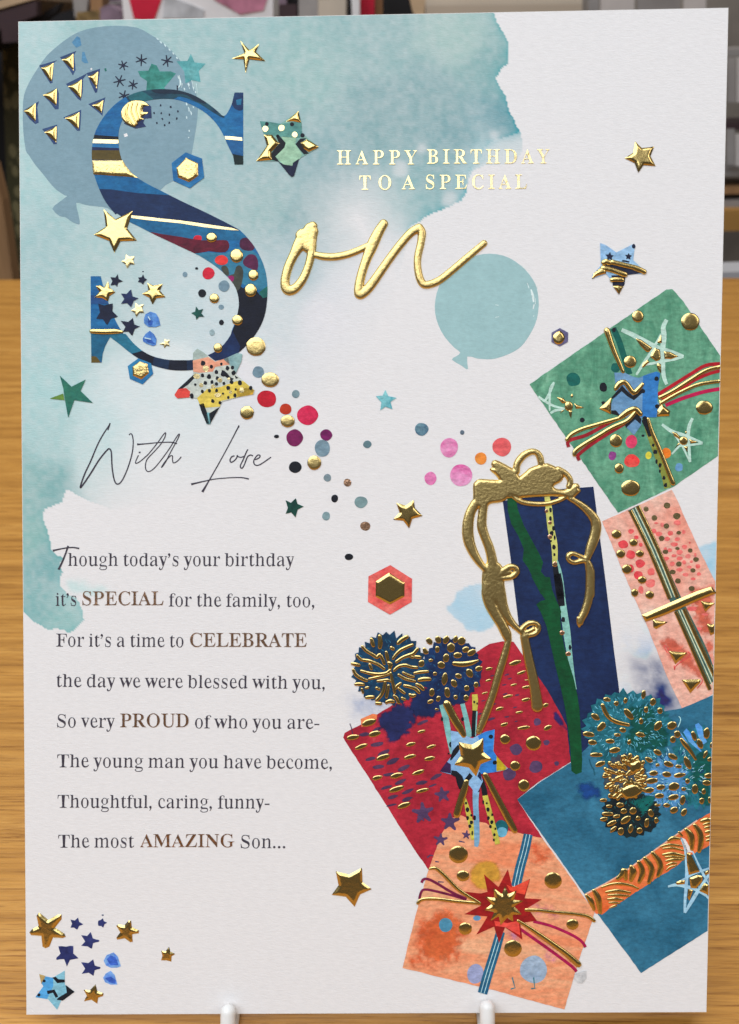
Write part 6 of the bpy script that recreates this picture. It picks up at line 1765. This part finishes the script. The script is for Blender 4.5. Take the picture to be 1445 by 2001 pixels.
pe = flat('black_pompom', spiky(1233, 1591, 60, 46, 22, 0.13, 44), li((16, 28, 34), (24, 44, 46), scale=300), C_, 10, 'black green pompom hanging at the bottom of the cluster')
soft('green_core', (P('Q', '530 990 600 970 700 930 770 940 740 1010 700 1060 650 1110 620 1060 600 1030')), (12, 92, 86), pe, 11, 4, 0.9, 5, 0.6)
streaks(pe, 1233, 1591, 54, 40, [li((20, 74, 78), (30, 90, 92)), li((10, 14, 20), (14, 20, 26))], 110, 11.2, 9)
pf = flat('gold_pompom', spiky(1222, 1517, 44, 46, 20, 0.12, 55), li((54, 62, 70), (70, 78, 84)), C_, 12, 'crumpled gold pompom in the middle of the cluster')
r_ = random.Random(77)
for i in range(84):
    a_ = 2 * math.pi * i / 84 * 3.0 + r_.uniform(-0.1, 0.1)
    d_ = math.sqrt(r_.uniform(0.01, 0.95))
    ln = r_.uniform(5, 13)
    cx_, cy_ = 1222 + 40 * d_ * math.cos(a_), 1517 + 42 * d_ * math.sin(a_)
    b_ = a_ + r_.uniform(-0.5, 0.5)
    tube('foil_thread', [(cx_ - ln * 0.6 * math.cos(b_), cy_ - ln * 0.6 * math.sin(b_)), (cx_ + r_.uniform(-1.5, 1.5), cy_ + r_.uniform(-1.5, 1.5)), (cx_ + ln * 0.5 * math.cos(b_), cy_ + ln * 0.5 * math.sin(b_))], [2.0, 2.9, 3.9], GOLD, pf, 14 + (i % 3) * 2, 0.6, 3, 7)
relief('foil_leaf', catmull(P('f', '330 960 340 900 330 860 380 850 430 810 475 830 490 900 470 950 420 960 370 1000'), 2), GOLD, pf, 4.5, 5, 18, 1.8, rough=0.3)
relief('foil_leaf', catmull(P('f', '240 1180 300 1150 360 1130 430 1130 480 1180 490 1230 440 1270 400 1300 330 1310 260 1300 220 1240'), 2), GOLD, pf, 4.5, 5, 18, 1.8, rough=0.3)

SEEDS_C = ((362, 152, 32, 18, 10), (437, 185, 20, 20, 0), (513, 162, 17, 24, 10), (660, 112, 18, 38, 10), (737, 172, 24, 32, 15), (682, 236, 18, 26, 0), (795, 245, 22, 26, 0), (267, 295, 40, 24, 35), (538, 272, 54, 26, 50), (640, 330, 18, 26, 0), (312, 380, 40, 26, -40), (325, 365, 26, 30, 20),
           (778, 368, 28, 44, 35), (892, 366, 40, 32, -20), (490, 402, 28, 20, 5), (447, 442, 30, 14, 0), (212, 437, 50, 22, 8), (243, 503, 36, 22, 5), (388, 493, 38, 20, 0), (635, 440, 38, 20, 12), (543, 502, 16, 22, 20), (425, 567, 46, 24, -10), (275, 605, 54, 20, 0), (305, 680, 42, 22, -20), (937, 437, 26, 30, -20), (900, 480, 24, 28, 0))
SEEDS_D = ((775, 585, 36, 22, 25), (705, 645, 36, 20, 25), (900, 620, 42, 22, 28), (865, 682, 42, 24, 20), (945, 700, 26, 16, 5), (1020, 672, 24, 56, -25), (1072, 450, 20, 40, -20), (1120, 515, 24, 42, -20), (1175, 430, 26, 46, 5), (1165, 600, 14, 34, 25), (1205, 640, 24, 18, -20), (1215, 525, 12, 26, 10),
           (775, 688, 18, 14, 0), (742, 755, 36, 22, -5), (850, 765, 38, 24, 10), (955, 772, 48, 20, -10), (728, 818, 50, 24, -8), (1020, 820, 20, 22, 20), (800, 870, 36, 22, -8), (908, 865, 46, 34, -10), (988, 885, 20, 16, 0), (705, 895, 42, 24, -10), (790, 940, 38, 22, -5), (905, 952, 44, 24, -15), (980, 975, 22, 40, 10),
           (775, 1015, 26, 12, 0), (850, 1018, 28, 18, 0), (908, 1058, 34, 26, -30), (990, 1075, 22, 34, 30), (1195, 775, 38, 22, -5), (1178, 835, 36, 22, 5), (1080, 885, 26, 40, 0), (1152, 905, 18, 24, 0), (1136, 982, 20, 26, 0), (1203, 975, 18, 28, 0), (650, 858, 30, 18, 0))
SEEDS_E = ((395, 940, 28, 20, 0), (330, 977, 32, 16, 0), (380, 1025, 26, 14, 0), (468, 1016, 32, 20, 0), (498, 1066, 28, 22, -10), (574, 1064, 30, 28, -40), (365, 1088, 52, 18, 4), (440, 1108, 30, 16, -10), (335, 1130, 34, 18, -10), (400, 1165, 42, 20, -25), (513, 1138, 48, 26, -35), (615, 1125, 20, 20, 0),
           (720, 1082, 22, 34, -20), (686, 1162, 20, 36, 10), (765, 1142, 18, 24, 0), (555, 1210, 20, 36, 10), (412, 1215, 34, 16, -45), (474, 1232, 26, 32, 10), (628, 1225, 26, 24, -30))
for par, lst, z_ in ((pc, SEEDS_C, 11), (pd, SEEDS_D, 13), (pe, SEEDS_E, 13)):
    for x_, y_, a_, b_, an in lst:
        dome('Q', x_, y_, a_, b_, GOLD, par, z_, an, 1.6, 'foil_seed', 0.1, 12)
tube('foil_seed', P('Q', '325 200 350 260 390 310 450 340 535 360'), [4.0, 4.4, 3.8, 4.2, 3.6], GOLD, pc, 11, 0.6)
tube('foil_seed', P('Q', '970 480 1000 520 1040 570 1085 640'), [3.4, 5.2, 4.0, 2.6], GOLD, pd, 13, 0.6)
ribbon('printed_line', P('Q', '940 380 958 340 962 310 948 290'), 0.9, li((140, 178, 196), (156, 188, 204)), pc, 12)
ribbon('printed_line', P('Q', '215 640 235 700 250 720 262 770', ), 0.9, li((24, 74, 92), (34, 88, 100)), pc, 12)

# ---- star with ribbons on the red present
AQ = li((104, 146, 144), (122, 162, 156))
YL = li((156, 148, 66), (176, 164, 78))
for s, w_, m_, z_ in (('145 100 190 270 225 470 262 680', [5.6, 6.0, 5.4, 3.4], AQ, 7), ('385 90 430 270 470 480', [4.4, 5.0, 5.6], AQ, 7), ('530 -20 535 80 530 170', [5.4, 5.6, 4.6], YL, 7), ('530 170 522 320 515 480', [4.4, 4.6, 4.0], LBLACK, 7.2), ('556 180 548 320 540 470', [1.4, 1.2, 1.0], AQ, 7.4),
                      ('320 930 345 1010 365 1090', [2.8, 4.6, 3.0], LBLACK, 7), ('545 1100 540 1250 550 1450 555 1690 545 1770', [6.6, 5.6, 5.4, 5.2, 3.6], LSKY, 9.5), ('415 1200 445 1330 480 1480 500 1600 510 1690', [2.0, 4.6, 5.2, 5.0, 3.4], YL, 9),
                      ('610 980 640 1100 650 1170', [4.0, 5.2, 5.0], LBLACK, 9), ('650 1165 690 1320 735 1490 775 1640 800 1740', [5.2, 5.4, 5.4, 5.4, 4.8], YL, 9)):
    ribbon('printed_ribbon', P('P', s), w_, m_, C_, z_)
for x_, y_, a_, b_ in ((145, 270, 14, 26), (388, 270, 16, 24), (245, 570, 16, 32), (222, 675, 12, 10), (524, 68, 12, 16), (558, 85, 8, 14), (428, 1258, 14, 16), (444, 1335, 20, 26), (490, 1400, 14, 16), (446, 1432, 16, 24), (528, 1430, 17, 30), (490, 1485, 20, 24), (472, 1530, 18, 22), (500, 1610, 10, 26),
                       (672, 1258, 12, 14), (630, 1245, 10, 24), (686, 1332, 20, 26), (735, 1395, 12, 16), (690, 1435, 16, 24), (730, 1480, 18, 24), (714, 1532, 16, 20), (772, 1560, 12, 14), (760, 1628, 14, 20), (755, 1690, 12, 16), (575, 1112, 14, 14)):
    dot('P', x_, y_, a_, b_, LBLACK, C_, 10.5, irr=0.12, name='spot')
for s, w_ in (('205 95 270 230 340 350 400 462', [6.6, 6.6, 6.4, 4.0]), ('655 930 760 1130 870 1340 960 1510 1000 1580', [4.6, 5.2, 5.6, 5.6, 4.6]), ('430 1010 400 1120 350 1280 320 1390', [4.4, 5.8, 5.8, 5.8])):
    tube('foil_ribbon', P('P', s), w_, GOLD, C_, 11, 0.5)
p5 = flat('patchwork_star', P('P', '245 405 330 420 430 465 500 495 560 465 660 415 765 390 750 640 775 700 920 850 880 870 780 890 600 915 625 1000 570 1120 540 1170 500 1090 440 1020 330 940 250 920 118 885 260 700'), li((112, 142, 170), (132, 160, 182), scale=150), C_, 11.5, 'blue patchwork star with a raised gold star in its centre')
flat('patch', P('P', '565 470 660 415 765 390 745 640 785 700 785 890 600 915 560 800 640 640'), LBLUE, p5, 12)
flat('patch', P('P', '118 885 200 770 248 800 250 910'), li((46, 26, 60), (60, 36, 72)), p5, 12.4)
flat('patch', P('P', '270 640 330 570 365 590 340 650 248 760 240 740'), LBLACK, p5, 12.4)
flat('patch', P('P', '255 870 320 880 385 940 405 1000 360 1090 320 960 250 920'), LBLACK, p5, 12.4)
flat('patch', P('P', '412 975 470 900 508 940 440 1025'), LBLACK, p5, 12.4)
flat('patch', P('P', '560 940 585 885 605 915 612 1000'), li((24, 38, 66), (34, 48, 80)), p5, 12.4)
flat('patch', P('P', '785 700 910 845 880 870 785 880'), li((150, 132, 34), (172, 150, 40), scale=600), p5, 12.4)
for x_, y_, a_ in ((720, 475, 26), (766, 780, 25), (640, 918, 20)):
    dot('P', x_, y_, a_, a_, LBLACK, p5, 13, name='spot')
relief('foil_star', P('P', '338 540 500 570 632 490 632 655 735 745 600 800 545 945 460 840 288 808 365 700'), GOLD, p5, 6.5, 12, 13, 2.0, 'raised gold star on the patchwork star')
relief('foil_star', P('b', '1030 210 1135 235 1235 182 1240 295 1312 350 1220 392 1178 488 1108 410 998 395 1052 320'), GOLD, C_, 5, 8, 5, 1.8, 'gold star standing alone below the verse')

# ---- great gold bow
blobp = catmull(P('K', '205 400 222 368 262 346 350 350 428 354 432 346 400 305 375 285 352 262 362 245 378 246 365 215 375 188 405 178 465 205 540 246 590 275 615 325 700 250 790 218 860 206 950 248 985 280 1000 330 965 375 918 398 922 425 1000 442 1060 415 1095 385 1125 385 1142 408 1135 425 1155 446 1110 492 1062 522 1005 500 900 494 760 500 640 508 600 515 545 488 520 500 480 535 430 550 355 560 325 590 290 600 248 592 208 565 206 480'), 2)
bow_strokes = []
for nm, z_, s, r_ in (('bow_loop', 'K', '585 275 590 215 625 160 665 125 720 102 770 115 795 160 803 212', [6.2, 6.4, 6.6, 6.2, 5.6, 5.6, 6.4, 5.4]),
                      ('bow_loop', 'K', '955 258 1010 290 1045 325 1060 365 1050 410', 5.4),
                      ('bow_loop', 'K', '545 490 600 530 660 552 760 564 860 560 950 535 1015 505', [3.2, 4.6, 4.8, 4.6, 4.4, 4.2, 3.6]),
                      ('bow_loop', 'K', '520 495 560 475 605 465', 4.4),
                      ('bow_tail', 'K', '222 560 180 640 158 740 160 860 190 960 245 1060 320 1155', [8.5, 9, 10.2, 10.6, 9.4, 7.4, 5.0]),
                      ('bow_tail', 'K', '295 580 285 660 280 760 310 860 345 950 370 1060 372 1160 378 1260 378 1355', [8.2, 8.2, 9, 8.6, 8.8, 9.6, 14, 21, 21]),
                      ('bow_tail', 'K', '1060 515 1130 555 1200 610 1262 680 1288 750 1275 850 1240 950 1212 1040', [5.2, 6.2, 7.4, 8.6, 9.6, 9.8, 9.0, 6.0]),
                      ('bow_tail', 'K', '1205 1055 1225 1110 1236 1180 1236 1280 1236 1360', [4, 7.4, 8.4, 8.6, 8.6]),
                      ('bow_curl', 'K', '1205 1060 1150 1068 1095 1080 1050 1060 1042 1022 1075 1000 1130 1015 1190 1050', [5, 4.6, 4.4, 4.4, 4.2, 3.8, 4.2]),
                      ('bow_curl', 'K', '432 1188 480 1145 530 1118 575 1125 590 1160 555 1200 500 1215 450 1215', [5.4, 5.8, 5.6, 5.6, 5.6, 5.4, 5.0]),
                      ('bow_curl', 'K', '470 1180 520 1165', 5.0),
                      ('bow_tail', 'L', '330 60 330 140 355 230 400 320 455 410 495 490 512 545', [10, 11, 11, 10, 9.4, 9.6, 6.0]),
                      ('bow_tail', 'L', '432 60 440 150 462 240 500 330 550 400 600 450 625 475', [10, 11.5, 10, 8.2, 6.6, 5.2, 4.4]),
                      ('bow_tail', 'L', '378 -60 378 0 380 60 382 110', [20, 21, 21.5, 18]),
                      ('bow_tail', 'L', '1236 -60 1236 60 1222 180 1190 290 1160 350 1150 395', [8.6, 8.4, 8.0, 7.6, 7.0, 5.0]),
                      ('bow_tail', 'L', '1128 350 1130 395 1140 425', [2.2, 2.4, 2.0]),
                      ('bow_curl', 'L', '625 470 650 430 690 400 735 392 775 412 778 455 745 490 690 502 640 492', [4.6, 4.8, 4.6, 4.6, 4.8, 4.6, 4.4]),
                      ('bow_curl', 'L', '655 478 700 465 735 445', 3.6),
                      ('bow_tail', 'L', '655 515 690 700 730 880 755 1020 768 1130', [8.0, 8.8, 9.6, 10.4, 11.4]),
                      ('bow_tail', 'L', '515 545 480 680 425 860 370 1050 300 1240 255 1350', [6, 7.4, 7.6, 7.4, 7.4, 6.0])):
    bow_strokes.append((P(z_, s), [v * 1.0 for v in r_] if isinstance(r_, list) else r_ * 1.0))
field('gold_bow', bow_strokes, [(blobp, 5.0, 2.6)], GOLD_ROUGH, C_, 13.5, 1.5, 'embossed gold bow with curling tails on the navy present', 0.46, 2.6)

# ---- stars in the lower left corner
for s, H_, w_ in (('135 160 150 138 168 150 210 185 270 150 292 150 292 180 250 232 310 270 318 290 300 298 238 295 215 352 190 362 172 352 165 285 100 280 90 262 110 240 148 222', 5, 8), ('635 222 648 212 685 218 715 186 728 190 732 228 778 250 775 268 735 275 738 322 722 324 688 300 640 308 636 295 660 262', 4.5, 7),
                  ('430 622 470 625 505 588 516 630 556 645 552 662 522 672 516 710 478 685 432 695 450 660', 3.5, 6), ('917 378 945 380 966 353 974 382 1005 398 982 412 980 446 950 438 916 438 925 410', 3, 5)):
    relief('foil_star', P('T', s), GOLD, C_, H_, w_, 4, 1.6)
for s in ('348 182 375 188 395 170 402 196 428 212 402 222 390 245 370 232 348 232 358 208', '522 190 538 185 550 174 558 192 577 202 560 212 554 232 540 222 522 220', '415 280 452 285 475 260 488 300 526 310 524 322 490 330 482 365 455 350 415 345 440 320',
          '272 350 320 352 365 348 365 395 398 425 345 435 325 476 308 430 262 435 262 418 285 395', '415 450 460 455 490 432 500 470 535 480 530 492 500 500 492 535 462 515 418 522 440 490'):
    flat('printed_star', catmull(P('T', s), 2), li((38, 44, 84), (54, 60, 104)), C_, 4)
dot('T', 550, 154, 7, 4, LNAVY, C_, 3)
for s, s2 in (('556 440 575 405 618 388 645 415 664 475 640 484 600 484 570 470', '575 430 600 405 632 420 650 468 600 470'), ('552 548 570 520 600 503 625 530 642 590 600 590 565 575', '565 548 600 540 632 560 630 585 590 575')):
    gm_ = flat('printed_gem', P('T', s), li((74, 108, 172), (120, 152, 200), scale=500), C_, 4)
    flat('facet', P('T', s2), li((46, 76, 146), (70, 104, 172), scale=500), gm_, 5)
p6 = flat('patchwork_star', P('T', '152 523 205 545 240 545 312 502 312 590 374 635 292 685 264 748 208 682 128 670 178 600'), li((110, 152, 164), (128, 166, 174), scale=150), C_, 4, 'small blue patchwork star in the lower left corner')
flat('patch', P('T', '152 523 190 535 180 575 165 585'), li((150, 128, 84), (162, 140, 96)), p6, 5)
flat('patch', P('T', '192 538 240 548 240 600 200 680 128 668 178 600 165 580'), li((66, 128, 168), (86, 146, 182)), p6, 5)
flat('patch', P('T', '235 545 255 540 270 555 312 558 312 575 265 580'), LBLACK, p6, 6)
flat('patch', P('T', '318 592 374 635 300 690 262 685 270 672 325 640'), LBLACK, p6, 6)
flat('patch', P('T', '200 628 248 620 272 665 255 672 238 640 205 650'), LBLACK, p6, 6)
dot('T', 183, 566, 9, 9, LBLACK, p6, 6, name='spot')
dot('T', 150, 654, 10, 10, LBLACK, p6, 6, name='spot')
for s in ('78 722 110 745 150 765', '84 735 105 752 125 768'):
    ribbon('corner_crease', P('T', s), 0.6, li((206, 202, 198), (214, 210, 206)), C_, 2)
